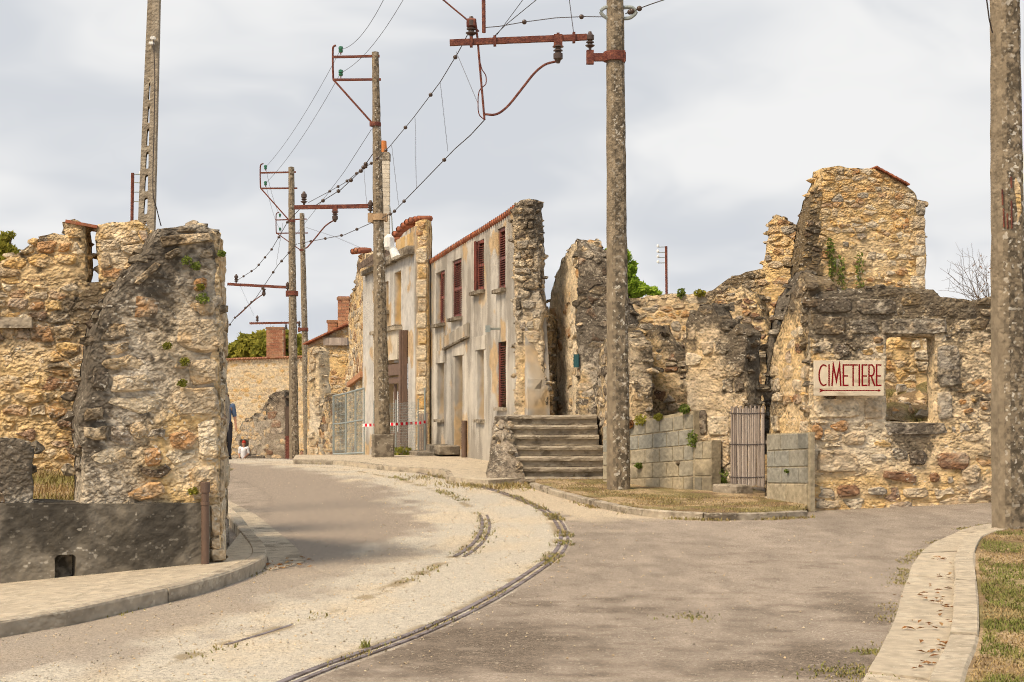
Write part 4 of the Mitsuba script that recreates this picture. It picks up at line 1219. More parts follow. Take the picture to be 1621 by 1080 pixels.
# ---------------------------------------------------------------- gate pier, block walls, reed gate
R2 = Plane(P(1085, 0, 29.2), P(1180, 0, 28.4))
pier = thing('ruined_wall', 'grey plastered wall stub with a broken dark top left of the reed gate', 'ruined wall')
masonry(pier, R2, [(1070, 800), (1086, 660), (1090, 600), (1084, 560), (1087, 516), (1091, 496), (1099, 504), (1106, 487), (1121, 495), (1128, 484), (1139, 506), (1149, 505), (1156, 524), (1169, 514), (1181, 530), (1182, 600), (1178, 650), (1160, 662), (1158, 800)], thick=.5, rough=.08, seed=51, cell=(.32, .22), keep=.48,
        pal={'tan': 3, 'grey': 2, 'cream': 2, 'orange': 1}, mort=.55, lichen=.34, crust=.6, crust_depth=.7, spots=[(1155, 600, 18, 60, .12), (1096, 640, 10, 60, .1), (1120, 620, 25, 60, -.1)], special=[(rect(1120, 658, 1156, 690), 'cream', .04), (rect(1122, 693, 1157, 742), 'tan', .05), (rect(1104, 648, 1119, 690), 'dark', .03)], amp=.06, res=.07, cap_size=.15)
R1 = Plane(P(985, 0, 32.6), P(1095, 0, 31.6))
room = thing('ruined_wall', 'low dark rubble wall with a pale plaster panel behind the long block wall', 'ruined wall')
masonry(room, R1, [(978, 760), (984, 534), (991, 518), (1002, 529), (1013, 514), (1029, 523), (1040, 515), (1050, 541), (1060, 537), (1072, 564), (1098, 558), (1104, 760)], thick=.45, rough=.08, seed=52, cell=(.28, .17), keep=.55, pal={'brown': 2, 'tan': 2, 'grey': 2, 'dark': 1, 'ochre': 1}, mort=.5, lichen=.34, crust=.40, crust_depth=.3,
        spots=[(1030, 585, 24, 30, -.42), (1010, 640, 40, 25, .15), (1060, 610, 22, 50, -.2)], pale=[(1030, 585, 26, 34, -.3)], amp=.055, res=.08, cap_size=.14)
part(room, 'iron_bar', bar(R1.w(*R1.at(994, 620), .25), R1.w(*R1.at(1033, 623), .2), .04, .03), 'm_rust')


def quad_blocks(th, pl, left, right, xs_rows, x0, x1, tones, proud=.012, uvy=.5, off=0.0):
    """courses of concrete blocks between course lines given at both ends"""
    for r in range(len(left) - 1):
        def y(x, i):
            return left[i] + (right[i] - left[i]) * (x - x0) / (x1 - x0)
        xs = xs_rows[r % len(xs_rows)]
        for a, b in zip(xs[:-1], xs[1:]):
            g = Polygon(pl.poly([(a, y(a, r)), (b, y(b, r)), (b, y(b, r + 1)), (a, y(a, r + 1))])).buffer(-.009)
            if g.is_empty or g.geom_type != 'Polygon':
                continue
            part(th, 'block', face_piece(pl, g, proud, rng, k=0, inset=.03, rough=.003, off=off), 'm_block', uv=(float(np.clip(tones(r) + rng.uniform(-.12, .12), 0, 1)), float(np.clip(uvy + rng.uniform(-.2, .2), 0, 1))))


CB = Plane(P(996, 0, 30.5), P(1126, 0, 28.5))
blockwall = thing('block_wall', 'long low wall of grey concrete blocks behind the central pole', 'wall')
slab_wall(blockwall, 'mortar', CB, [(955, 800), (955, 676), (996, 668), (1098, 650), (1099, 700), (1127, 697), (1127, 800)], [], .2, 'm_block', (.55, .3), amp=.004)
quad_blocks(blockwall, CB, [675, 696, 717, 738, 760, 785], [651, 675, 702, 727, 753, 782], [[955, 975, 999, 1022, 1045, 1066, 1083, 1098], [955, 966, 988, 1011, 1034, 1056, 1075, 1098]], 955, 1127, lambda r: .1 + .1 * max(0, r - 1), off=.004)
for a, b, c, d in ((1100, 699, 1113, 727), (1113, 699, 1127, 727), (1100, 728, 1127, 754), (1100, 755, 1112, 784), (1112, 755, 1127, 784)):
    part(blockwall, 'block', face_piece(CB, Polygon(CB.poly(rect(a, b, c, d))).buffer(-.008), .012, rng, k=0, inset=.03, rough=.003, off=.004), 'm_block', uv=(rng.uniform(0, .5), .5))
SB = Plane(P(1214, 0, 26.55), P(1283, 0, 25.0))
smallblock = thing('block_wall', 'small panel of dark concrete blocks between the reed gate and the sign wall', 'wall')
slab_wall(smallblock, 'mortar', SB, [(1214, 800), (1214, 687), (1283, 684), (1283, 812)], [], .07, 'm_block', (.55, .2), amp=.004, label='pale mortar joints')
quad_blocks(smallblock, SB, [688, 714, 740, 765, 797], [685, 711, 739, 766, 808], [[1215, 1237, 1264, 1280], [1215, 1227, 1250, 1280], [1215, 1238, 1265, 1280], [1215, 1245, 1280]], 1215, 1280, lambda r: [.06, .0, .1, .5][r], off=.004)

gate = thing('reed_gate', 'grey weathered gate of upright reed sticks between two stone walls', 'gate')
GT = Plane(P(1157, 0, 28.6), P(1214, 0, 27.6))
xs = np.linspace(1158, 1212, 17)
for i, x in enumerate(xs[:-1]):
    w = (xs[1] - xs[0]) * .46
    t = 644 + rng.uniform(-2.5, 3.5)
    a, b = GT.w(*GT.at(x + w, t), rng.uniform(0, .02)), GT.w(*GT.at(x + w, 769 + rng.uniform(-1, 2)), rng.uniform(0, .02))
    part(gate, 'stick', tube([b, b + (a - b) * .35 + rng.normal(0, .004, 3), b + (a - b) * .7 + rng.normal(0, .004, 3), a], [w * .0138, w * .014, w * .0132, w * .012], 7), 'm_wood', smooth=50, uv=(rng.uniform(0, .8), 0))
for y in (654, 703, 755):
    part(gate, 'binding_wire', tube([GT.w(*GT.at(1157, y), .035), GT.w(*GT.at(1185, y + 1.0), .04), GT.w(*GT.at(1213, y), .035)], .008, 5), 'm_wire')
part(gate, 'rail', bar(GT.w(*GT.at(1157, 700), -.04), GT.w(*GT.at(1213, 700), -.04), .04, .05), 'm_wood', uv=(.5, 0))
st = GT.w(*GT.at(1183, 776), .3)
k_ = single('door_step', bx(st + [0, 0, -.02], (.75, .35, .24), rz=math.atan2(GT.u[1], GT.u[0]), cham=.02), 'm_slab', 'low stone step under the reed gate', 'step', uv=(.6, .8))

# ================================================================ centre: house corner ruin, staircase
L5 = Plane(P(864, 0, 39.5), P(916, 0, 35.6))
R5 = Plane(P(914, 0, 35.6), P(1000, 0, 34.6))
stub = thing('ruined_wall', 'pointed ruined house corner with one pale lit face above the stone staircase', 'ruined wall')
masonry(stub, L5, [(864, 690), (866, 520), (868, 488), (874, 462), (880, 438), (890, 408), (901, 394), (912, 379), (916, 382), (916, 690)], thick=.5, rough=.05, seed=61, cell=(.5, .22), keep=.42, pal={'cream': 3, 'tan': 2, 'orange': 1}, mort=.05, lichen=.02, crust=.45, crust_depth=.5, spots=[(868, 560, 3, 140, .6)], amp=.06, res=.09, cap_size=.10, name='side_stone', core='side_masonry')
masonry(stub, R5, [(914, 690), (913, 379), (918, 381), (930, 390), (946, 402), (958, 414), (966, 445), (976, 480), (990, 520), (1003, 560), (1003, 690)], thick=.5, rough=.06, seed=62, cell=(.42, .17), keep=.62, pal={'grey': 3, 'brown': 2, 'tan': 1.2, 'dark': 1}, mort=.75, lichen=.48, crust=.2, crust_depth=.8, spots=[(930, 470, 30, 30, .2), (925, 620, 14, 40, -.25)],
        pale=[(925, 625, 16, 45, -.45)], amp=.05, res=.09, cap_size=.16)
k_ = single('wall_plaque', panel(R5, rect(911.5, 561, 919.5, 582), .05, .08), 'm_plaque', 'small dark green plaque on the corner of the pointed ruin', 'plaque')
S5 = Plane(P(944, 0, 34.9), P(1000, 0, 30.8))
k_ = thing('ruined_wall', 'low dark flank wall beside the right edge of the staircase', 'ruined wall')
masonry(k_, S5, [(944, 790), (944, 610), (950, 560), (958, 538), (972, 525), (985, 530), (1000, 545), (1000, 790)], thick=.4, rough=.06, seed=63, cell=(.4, .2), keep=.6, pal={'grey': 3, 'tan': 2, 'dark': 1}, mort=.5, lichen=.42, crust=.2, amp=.05, res=.1, cap_size=.14)
W5 = Plane(P(838, 0, 37.6), P(872, 0, 37.4))
k_ = thing('ruined_wall', 'narrow plastered wall piece between the shuttered house and the pointed ruin', 'ruined wall')
masonry(k_, W5, [(826, 690), (826, 500), (846, 490), (862, 494), (872, 500), (874, 690)], thick=.4, rough=.04, seed=64, cell=(.35, .18), keep=.25, pal={'tan': 2, 'cream': 2, 'grey': 1}, mort=.18, lichen=.12, crust=.2, spots=[(868, 600, 5, 80, .4)], amp=.03, res=.1, cap_size=.12)

stairs = thing('stone_staircase', 'worn stone staircase of seven steps with a rough flank at its left', 'stairs')
NOS = [(756, 833, 961), (740, 824, 961), (723, 819, 960), (706, 816, 953), (689, 813, 946), (673, 808, 944), (657, 803, 943)]
for i, (y, xl, xr) in enumerate(NOS):
    d = 32.2 + .33 * i
    a, b = P(xl, y, d), P(xr, y, d)
    h = .20
    L = b[0] - a[0]
    nseg = 12
    # worn tread: nosing rounded, centre dished
    prof = [(0.075, -h), (0.07, -.085), (0.0, -.075), (-.012, -.03), (0.0, -.006), (.03, 0.0), (.75, .004), (.75, -h)]
    v, f = [], []
    for j in range(nseg + 1):
        t = j / nseg
        dish = -.010 * math.sin(math.pi * t) + rng.normal(0, .004)
        for (oy, oz) in prof:
            v.append([a[0] + L * t + (-.03 if j == 0 else .03 if j == nseg else 0), a[1] + oy + rng.normal(0, .004), a[2] + oz + (dish if oz > -.1 else 0)])
    m = len(prof)
    for j in range(nseg):
        for q in range(m):
            p0, p1 = j * m + q, j * m + (q + 1) % m
            f += [[p0, p1, p1 + m], [p0, p1 + m, p0 + m]]
    for j in (0, nseg):
        for q in range(1, m - 1):
            f.append([j * m, j * m + q, j * m + q + 1])
    part(stairs, 'step', trimesh.Trimesh(np.array(v), f, process=False), 'm_slab', uv=(float(np.clip(.52 + rng.uniform(-.15, .15), 0, 1)), .7))
# rubble flank on the left, swelling towards its foot
fl = []
prof_px = [(784, 662, 804), (782, 680, 810), (779, 700, 815), (776, 722, 820), (772, 745, 828), (768, 768, 836)]
v, f = [], []
for i, (xl, y, xr) in enumerate(prof_px):
    d0 = 34.1 - .36 * i
    for t in np.linspace(0, 1, 9):
        p = P(xl + (xr - xl) * t, y, d0 - .18 * math.sin(math.pi * t))
        v.append(p)
    v.append(P(xr, y, d0 + 2.2))
    v.append(P(xl, y, d0 + 2.2))
m = 11
for i in range(len(prof_px) - 1):
    for q in range(m):
        p0, p1 = i * m + q, i * m + (q + 1) % m
        f += [[p0, p0 + m, p1 + m], [p0, p1 + m, p1]]
for q in range(1, m - 1):
    f.append([0, q, q + 1])
mm = trimesh.Trimesh(np.array(v), f, process=True)
mm = mm.subdivide().subdivide()
w_ = np.array(mm.vertices)
w_ = w_ + (np.stack([meshkit.fbm(w_ * 3.5 + 5 * i, 4, 70 + i) for i in range(3)], -1) - .5) * .16
part(stairs, 'flank', trimesh.Trimesh(w_, mm.faces, process=False), 'm_mortar', smooth=True, uv=np.stack([.92 + w_[:, 0] * .01, .42 + w_[:, 2] * .02], -1), label='rough rubble and mortar flank of the staircase')
part(stairs, 'cap_stone', bx(P(794, 664, 34.0) + [0, .3, -.02], (.30, .8, .17), cham=.02), 'm_slab', uv=(.8, .9))
for _ in range(26):
    i = rng.integers(1, 5)
    xl, y, xr = prof_px[i]
    part(stairs, 'flank_stone', rock(P(rng.uniform(xl + 4, xr - 3), y + rng.uniform(-9, 9), 34.1 - .36 * i - .12), rng.uniform(.05, .12, 3), rng), 'm_stone', uv=(rng.choice([0, .05, .66, .7]), rng.uniform(.3, .7)))

# ================================================================ house with red shutters
H1 = Plane(P(678, 0, 47.2), P(835, 0, 36.1))
house = thing('ruined_house', 'pale plastered house front with rust red shutters and a slanting red tiled top edge', 'ruined house')
OPEN = {'up': [(690, 430, 704, 513), (716, 411, 731, 503), (751.5, 381, 766.5, 461), (788, 360, 800, 458)], 'low': [(692.5, 575, 702.5, 664), (720, 563, 732, 712), (755.5, 554, 766, 664), (788.5, 541, 801, 645)]}
holes = []
for x0, y0, x1, y1 in OPEN['up'] + OPEN['low']:
    k0, k1 = pl_d(H1, x0), pl_d(H1, x1)
    z0, z1 = H1.at((x0 + x1) / 2, y1)[1], H1.at((x0 + x1) / 2, y0)[1]
    s0, s1 = H1.at(x0, y0)[0], H1.at(x1, y0)[0]
    holes.append((s0, z0, s1, z1))


def facade(th, pl, outline, hs, thick, tone, soil, zfoot, bsdf='m_plaster', name='wall', amp=.012):
    g = Polygon(pl.poly(outline)).buffer(0)
    for h in hs:
        g = g.difference(box(*h[:2], *h[2:]))
    cs = m3.CrossSection([np.array(g.exterior.coords)[:-1].tolist()] + [np.array(i.coords)[:-1].tolist() for i in g.interiors], m3.FillRule.EvenOdd)
    mm = cs.extrude(thick).refine_to_length(.22).to_mesh()
    v, f = np.array(mm.vert_properties[:, :3], float), np.array(mm.tri_verts)
    w = pl.w(v[:, 0], v[:, 1], v[:, 2] - thick)
    w = w + (np.stack([meshkit.fbm(w * 1.5 + 5 * i, 3, i) for i in range(3)], -1) - .5) * 2 * amp
    inside = (v[:, 2] < thick - .02) & (v[:, 2] > .0)
    t = tone + v[:, 0] * .004 + .5 * inside
    so = soil + .35 * np.exp(-np.clip(v[:, 1] - zfoot, 0, 9) / .5) + v[:, 1] * .005
    return part(th, name, trimesh.Trimesh(w, f, process=False), bsdf, uv=np.stack([np.clip(t, -1, 1), so], -1))


facade(house, H1, [(676, 760), (678, 419), (720, 392), (760, 368), (800, 343), (822, 328), (829, 480), (835, 600), (836, 770)], holes, .5, .30, .43, .4)
for i, (s0, z0, s1, z1) in enumerate(holes[:4]):
    w = part(house, 'window', cat([bar(H1.w(a, b, -.16), H1.w(c, d, -.16), .07, .05) for a, b, c, d in ((s0 + .03, z0, s0 + .03, z1), (s1 - .03, z0, s1 - .03, z1), (s0, z1 - .03, s1, z1 - .03))]), 'm_shutter')
    # leaves: the first hangs half shut, the third stands a little open
    a = s0 + (s1 - s0) * (.45 if i == 0 else .02)
    for q0, q1, o0, o1 in (((a, s1, -.06, -.06),) if i != 2 else ((s0, (s0 + s1) / 2, -.05, .10), ((s0 + s1) / 2, s1, .02, -.06))):
        fr = [bar(H1.w(q0 + .03, z0 + .02, o0), H1.w(q0 + .03, z1 - .02, o0), .06, .04), bar(H1.w(q1 - .03, z0 + .02, o1), H1.w(q1 - .03, z1 - .02, o1), .06, .04)]
        for z in (z0 + .05, (z0 + z1) / 2, z1 - .05):
            fr.append(bar(H1.w(q0, z, o0), H1.w(q1, z, o1), .04, .07))
        nsl = int((z1 - z0 - .2) / .055)
        sl = [bar(H1.w(q0 + .05, z0 + .1 + j * .055, o0), H1.w(q1 - .05, z0 + .1 + j * .055, o1), .045, .012) for j in range(nsl)]
        sk = part(house, 'shutter', cat(fr), 'm_shutter', label='rust red louvred shutter')
        part(sk, 'louvres', cat(sl), 'm_shutter', kind='stuff')
    part(house, 'sill', bar(H1.w(s0 - .1, z0 - .04, .0), H1.w(s1 + .1, z0 - .04, .0), .26, .09), 'm_slab', uv=(.8, .9))
s0, z0, s1, z1 = holes[7]
fr = [bar(H1.w(s0 + .04, z0 + .02, -.05), H1.w(s0 + .04, z1 - .02, -.05), .08, .05), bar(H1.w(s1 - .04, z0 + .02, -.05), H1.w(s1 - .04, z1 - .02, -.05), .08, .05)]
fr += [bar(H1.w(s0 + .05, z, -.05), H1.w(s1 - .05, z, -.05), .045, .012) for z in np.arange(z0 + .1, z1 - .1, .055)]
part(house, 'shutter', cat(fr), 'm_shutter', label='rust red louvred shutter of the ground floor')
for s0, z0, s1, z1 in holes[4:7]:
    part(house, 'lintel', panel_sz := trimesh.Trimesh(*(lambda m: (H1.w(m.vertices[:, 0], m.vertices[:, 1], m.vertices[:, 2] - .02), m.faces))(trimesh.creation.extrude_polygon(box(s0 - .25, z1 + .004, s1 + .25, z1 + .34), .045, engine='earcut')), process=False), 'm_plaster', uv=(.25, .35))
for s0, z0, s1, z1 in (holes[4], holes[6], holes[7]):
    part(house, 'sill', bar(H1.w(s0 - .08, z0 - .04, .0), H1.w(s1 + .08, z0 - .04, .0), .2, .08), 'm_slab', uv=(.5, .8))
q = [H1.at(*p) for p in ((705, 534), (743.5, 511), (743.5, 533), (705, 553))]
g_ = Polygon(q)
m_ = trimesh.creation.extrude_polygon(g_, .06, engine='earcut')
part(house, 'name_board', trimesh.Trimesh(H1.w(m_.vertices[:, 0], m_.vertices[:, 1], m_.vertices[:, 2] + .01), m_.faces, process=False), 'm_plaster', uv=(.1, .75), label='blank weathered board above the doors')
part(house, 'name_board_edge', bar(H1.w(*H1.at(705, 553.5), .05), H1.w(*H1.at(743.5, 533.5), .05), .1, .05), 'm_slab', uv=(1, 1))
a, b = H1.w(*H1.at(739, 666), .07), H1.w(*H1.at(739, 730), .07)
part(house, 'drain_pipe', tube([a, b], .075, 10), 'm_iron', smooth=40)
l_ = H1.w(*H1.at(792, 521), .0)
part(house, 'lamp_bracket', cat([bar(l_, l_ + np.array([*H1.n, 0]) * .3, .05), bx(l_ + np.array([*H1.n, 0]) * .3, (.12, .12, .16))]), 'm_zinc')
# tile coping
top_px = [(677, 419), (720, 391.5), (760, 367.5), (800, 342.5), (815, 331), (822, 326)]
tp = np.array([H1.at(*p) for p in top_px])
seg = np.concatenate([[0], np.cumsum(np.linalg.norm(np.diff(tp, axis=0), axis=1))])
for t in np.arange(0, seg[-1] - .1, .21):
    s_, z_ = np.interp(t + .1, seg, tp[:, 0]), np.interp(t + .1, seg, tp[:, 1])
    c0, c1 = H1.w(s_, z_ + .015, .05), H1.w(s_, z_ + .07, -.56)
    part(house, 'roof_tile', tube([c0, c0 + (c1 - c0) * .5 + rng.normal(0, .008, 3), c1], [.075, .07, .065], 7), 'm_tile', smooth=True, uv=(rng.uniform(0, .55), 0))
# broken end of the house front, rubble core laid bare
E1 = Plane(P(812, 0, 36.4), P(870, 0, 36.2))
masonry(house, E1, [(815, 700), (816, 560), (812, 330), (822, 320), (838, 316), (850, 316), (851, 350), (854, 410), (857, 470), (860, 492), (857, 540), (866, 600), (868, 770), (820, 770)], thick=.55, rough=.05, seed=71, cell=(.30, .22), keep=.75, pal={'cream': 2, 'tan': 2.5, 'grey': 3.5, 'dark': .5}, mort=.6, lichen=.30, crust=.15, spots=[(838, 360, 18, 30, .2), (838, 450, 20, 40, .15), (838, 600, 20, 60, -.35)],
        pale=[(838, 610, 20, 60, -.2)], amp=.07, res=.07, proud=(.02, .10), cap_size=.10, name='end_stone', core='end_masonry', region=[(800, 300), (880, 300), (880, 545), (800, 545)])
steps_ = thing('door_steps', 'low grey stone door steps in front of the shuttered house', 'steps')
for i, (xa, xb, y, o) in enumerate(((704, 731, 707, .55), (690, 722, 716, .95), (672, 716, 724, 1.35))):
    a, b = H1.at(xa, y), H1.at(xb, y)
    c = H1.w((a[0] + b[0]) / 2, a[1] - .05, o * .5)
    part(steps_, 'step', bx(c, (abs(b[0] - a[0]) * .8, o, .24), rz=math.atan2(H1.u[1], H1.u[0]), cham=.02), 'm_slab', uv=(.75, .9))

# ================================================================ grey shop house
C1 = Plane(P(573, 0, 55.0), P(656.5, 0, 46.7))
shop = thing('ruined_house', 'grey rendered shop front with a brown iron doorway and a yellow gable top', 'ruined house')
ho = []
for x0, y0, x1, y1 in [(624, 430, 635, 516), (609, 446, 615, 492), (592, 456, 596, 482), (613, 574, 646, 724), (593, 605, 598, 622)]:
    xm = (x0 + x1) / 2
    ho.append((C1.at(x0, y0)[0], C1.at(xm, y1)[1], C1.at(x1, y0)[0], C1.at(xm, y0)[1]))
facade(shop, C1, [(573, 750), (575, 428), (585, 424), (606, 410), (625, 399), (629, 382), (640, 368), (656.5, 358), (656.5, 750)], ho, .45, .46, .12, .3)
for s0, z0, s1, z1 in ho[:2]:
    part(shop, 'sill', bar(C1.w(s0 - .15, z0 - .06, .04), C1.w(s1 + .15, z0 - .06, .04), .34, .13), 'm_slab', uv=(1, .9))
    part(shop, 'infill', panel_ := trimesh.Trimesh(*(lambda m: (C1.w(m.vertices[:, 0], m.vertices[:, 1], m.vertices[:, 2] - .42), m.faces))(trimesh.creation.extrude_polygon(box(s0 - .05, z0, s1 + .05, z0 + (z1 - z0) * .6), .06, engine='earcut')), process=False), 'm_plaster', uv=(.45, .2))
s0, z0, s1, z1 = ho[3]


def boxsz(pl, s0, z0, s1, z1, o0, o1):
    m = trimesh.creation.extrude_polygon(box(s0, z0, s1, z1), o1 - o0, engine='earcut')
    return trimesh.Trimesh(pl.w(m.vertices[:, 0], m.vertices[:, 1], m.vertices[:, 2] + o0), m.faces, process=False)


part(shop, 'iron_post', cat([boxsz(C1, s1 - .42, z0, s1 - .02, z1 + .9, .01, .16), boxsz(C1, s1 - .34, z0, s1 - .1, z1 + .9, .16, .21)]), 'm_iron', label='tall rust brown iron post of the shop front')
part(shop, 'iron_post', boxsz(C1, s0 + .02, z0, s0 + .22, z1, .01, .1), 'm_iron')
part(shop, 'iron_beam', cat([boxsz(C1, s0, z1 - .38, s1 - .44, z1 - .05, -.02, .12), boxsz(C1, s0, z1 - .62, s1 - .44, z1 - .44, -.06, .06)]), 'm_iron')
for t in (.30, .52, .72):
    part(shop, 'door_mullion', boxsz(C1, s0 + (s1 - s0) * t, z0, s0 + (s1 - s0) * t + .09, z1 - .64, -.1, -.02), 'm_iron')
for t0, t1, zt in ((.08, .29, .9), (.34, .51, .8), (.55, .71, .93)):
    part(shop, 'whitewashed_panel', boxsz(C1, s0 + (s1 - s0) * t0, z0 + .5, s0 + (s1 - s0) * t1, z0 + (z1 - .64 - z0) * zt, -.2, -.15), 'm_white')
part(shop, 'lower_panel', boxsz(C1, s0 + .2, z0, s1 - .4, z0 + .75, -.16, -.06), 'm_iron')
a, b = C1.at(597, 560), C1.at(636, 560)
part(shop, 'fascia_board', boxsz(C1, a[0], z1 + .08, b[0], z1 + .95, .01, .14), 'm_plaster', uv=(.0, -.6), label='pale blank shop fascia')
part(shop, 'fascia_ledge', boxsz(C1, a[0] - .1, z1 + .95, b[0] + .1, z1 + 1.06, .01, .24), 'm_slab', uv=(.3, .7))
cs_, cz_ = C1.at(656, 392)
a = C1.at(628, 392)
part(shop, 'cornice', boxsz(C1, a[0], cz_ - .18, cs_ + .02, cz_ + .05, .005, .2), 'm_slab', uv=(.8, .9))
part(shop, 'gable_render', boxsz(C1, a[0], cz_ + .055, cs_ - .01, C1.at(656, 364)[1] - .05, .004, .03), 'm_plaster', uv=(1.0, -.2), label='yellow ochre render of the gable top')
s2 = C1.at(578, 420)[0]
part(shop, 'cornice', boxsz(C1, s2, C1.at(590, 432)[1], a[0] - .02, C1.at(590, 432)[1] + .14, .005, .16), 'm_slab', uv=(.8, .9))
# rafters and broken eaves
for x in np.linspace(583, 622, 8):
    p = C1.w(*C1.at(x, 424 - (x - 580) * .62), -.2)
    part(shop, 'rafter', bar(p + np.array([*C1.n, 0]) * .55 + [0, 0, -.05], p - np.array([*C1.n, 0]) * .4 + [0, 0, .25], .08, .1), 'm_wood', uv=(.9, 0))
part(shop, 'eaves_board', bar(C1.w(*C1.at(582, 424), .32), C1.w(*C1.at(624, 396), .32), .03, .2), 'm_wood', uv=(.95, 0))
for q in ((566, 398), (571, 396), (577, 397), (627, 379), (633, 370.5), (640, 363), (647, 357), (653, 352), (659, 349), (666, 347.5), (672, 346.5)):
    p = P(q[0], q[1], 47.0 + max(0, (656 - q[0])) * .1)
    part(shop, 'roof_tile', tube([p + [-.16, -.2, -.03], p + [.16, .3, .04]], [.10, .085], 7), 'm_tile', smooth=True, uv=(rng.uniform(0, .5), 0))
E2 = Plane(P(655.5, 0, 46.75), P(680, 0, 46.65))
qs = []
y = 392
for i in range(13):
    h = [26, 24, 30, 22, 27, 25][i % 6]
    qs += [(rect(658 + (3 if i % 2 else 0), y, 677, y + h), ['cream', 'ochre', 'cream', 'tan'][i % 4], .05)]
    y += h
masonry(shop, E2, [(656.5, 740), (656.5, 352), (668, 348), (676, 347), (677, 390), (679, 740)], thick=.5, rough=.02, seed=72, cell=(.3, .2), keep=.9, pal=YELLOW, mort=.25, lichen=.02, crust=.2, crust_depth=.3, special=qs, amp=.02, res=.12, caps=0, name='quoin', core='quoin_wall', joint=.02)
ch = thing('chimney', 'slender pale brick chimney with an orange pot behind the grey shop front', 'chimney')
c0, c1 = P(610, 420, 58), P(610, 249, 58)
w_ = 12.5 / FOCAL * 58
part(ch, 'stack', bx((c0 + c1) / 2, (w_, w_ * 1.4, c1[2] - c0[2])), 'm_plaster', uv=(.0, -.8))
for i in range(24):
    z = c1[2] - .06 - i * .16
    part(ch, 'brick_course', bx((c0[0], c0[1], z), (w_ + .025, w_ * 1.4 + .025, .13)), 'm_plaster', uv=(rng.uniform(0, .1), -.7))
part(ch, 'crown', bx(c1 + [0, 0, .0], (w_ + .07, w_ * 1.4 + .07, .3), cham=.03), 'm_slab', uv=(.4, .9))
part(ch, 'chimney_pot', lathe([(0, 0), (.16, 0), (.13, .42), (.10, .42), (.10, .3), (0, .3)], c1 + [-.09, 0, .15], 14), 'm_clay_orange')
m_ = single('roof_mast', tube([P(622.5, 384, 50), P(620, 345, 50), P(617, 327, 50), P(615, 325, 50)], .02, 6), 'm_zinc', 'thin bent grey mast above the tiled top of the grey shop', 'mast')

# barrier tape and plinth are separate things
tape = thing('barrier_tape', 'red and white barrier tape stretched across the grey shop doorway', 'tape')
tp = [(574, 673.5), (588, 673), (600, 673.5), (615, 672), (630, 671.5), (646, 670.5), (660, 670), (674, 668)]
dist = [52.5, 51, 45.6, 46.0, 47.0, 47.2, 46.5, 46.3]
pts = catmull(np.array([P(x, y, 44.5 + (0 if 586 < x < 640 else .6)) for x, y in tp]), 4)
for i in range(len(pts) - 1):
    p, q = pts[i], pts[i + 1]
    tw = .03 * math.sin(i * 1.1)
    v = np.array([p + [0, tw, .04], q + [0, .03 * math.sin(i * 1.1 + 1.1), .04], q - [0, .03 * math.sin(i * 1.1 + 1.1), .04], p - [0, tw, .04]])
    part(tape, 'red_stripe' if i % 2 else 'white_stripe', trimesh.Trimesh(v, [[0, 1, 2], [0, 2, 3]], process=False), 'm_tape_red' if i % 2 else 'm_tape_white')

# ================================================================ ruins and houses up the street
N1 = Plane(P(548, 0, 63.0), P(583, 0, 55.2))
k_ = thing('ruined_house', 'narrow crumbling house front left of the grey shop, with an orange lintel', 'ruined house')
masonry(k_, N1, [(546, 750), (548, 580), (552, 560), (552, 500), (556, 470), (564, 450), (566, 415), (570, 404), (578, 400), (583, 410), (583, 750)], holes=[rect(571, 600, 580, 700), rect(556, 610, 562, 690)], thick=.5, rough=.07, seed=81, cell=(.5, .25), keep=.55, pal={'tan': 3, 'grey': 2, 'cream': 1.5, 'brown': 1, 'orange': 1}, mort=.2, lichen=.12, crust=.35,
        spots=[(560, 520, 8, 60, .25)], pale=[(578, 500, 5, 160, -.2)], amp=.06, res=.14, cap_size=.2)
part(k_, 'lintel', panel(N1, [(555, 606), (577, 588), (577, 597), (555, 613)], 0, .15), 'm_tile', uv=(.66, 0))
part(k_, 'blind_door', panel(N1, rect(570, 604, 581, 740), -.3, -.22), 'm_wood', uv=(.6, 0))
part(k_, 'blind_door', panel(N1, rect(555, 612, 563, 740), -.3, -.22), 'm_wood', uv=(.6, 0))
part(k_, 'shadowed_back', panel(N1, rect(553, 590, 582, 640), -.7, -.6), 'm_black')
N2 = Plane(P(486, 0, 71.0), P(556, 0, 70.0))
k_ = thing('ruined_house', 'warm rubble and brick gable with a sloping tile edge and a grey beam', 'ruined house')
masonry(k_, N2, [(486, 760), (487, 546), (500, 536), (518, 526), (553, 515), (556, 600), (558, 760)], thick=.5, rough=.03, seed=82, cell=(.42, .17), keep=.85, pal={'ochre': 3, 'orange': 3, 'tan': 2, 'cream': 1.5}, mort=.3, lichen=.03, crust=.12, spots=[(498, 600, 9, 40, .45), (505, 570, 8, 15, .3)], pale=[(510, 548, 20, 14, -.3)], amp=.03, res=.2, joint=.02, proud=(.01, .05), caps=0)
part(k_, 'beam', panel(N2, rect(516, 535, 554, 547), 0, .22), 'm_wood', uv=(.1, 0))
a_, b_ = N2.at(486, 547), N2.at(554, 515)
for i in range(14):
    p, q = a_ + (b_ - a_) * i / 14, a_ + (b_ - a_) * (i + 1.05) / 14
    part(k_, 'roof_tile', bar(N2.w(*p, 0) + [0, 0, .05], N2.w(*q, 0) + [0, 0, .03], .7, .06), 'm_tile', uv=(rng.uniform(0, .6), 0))


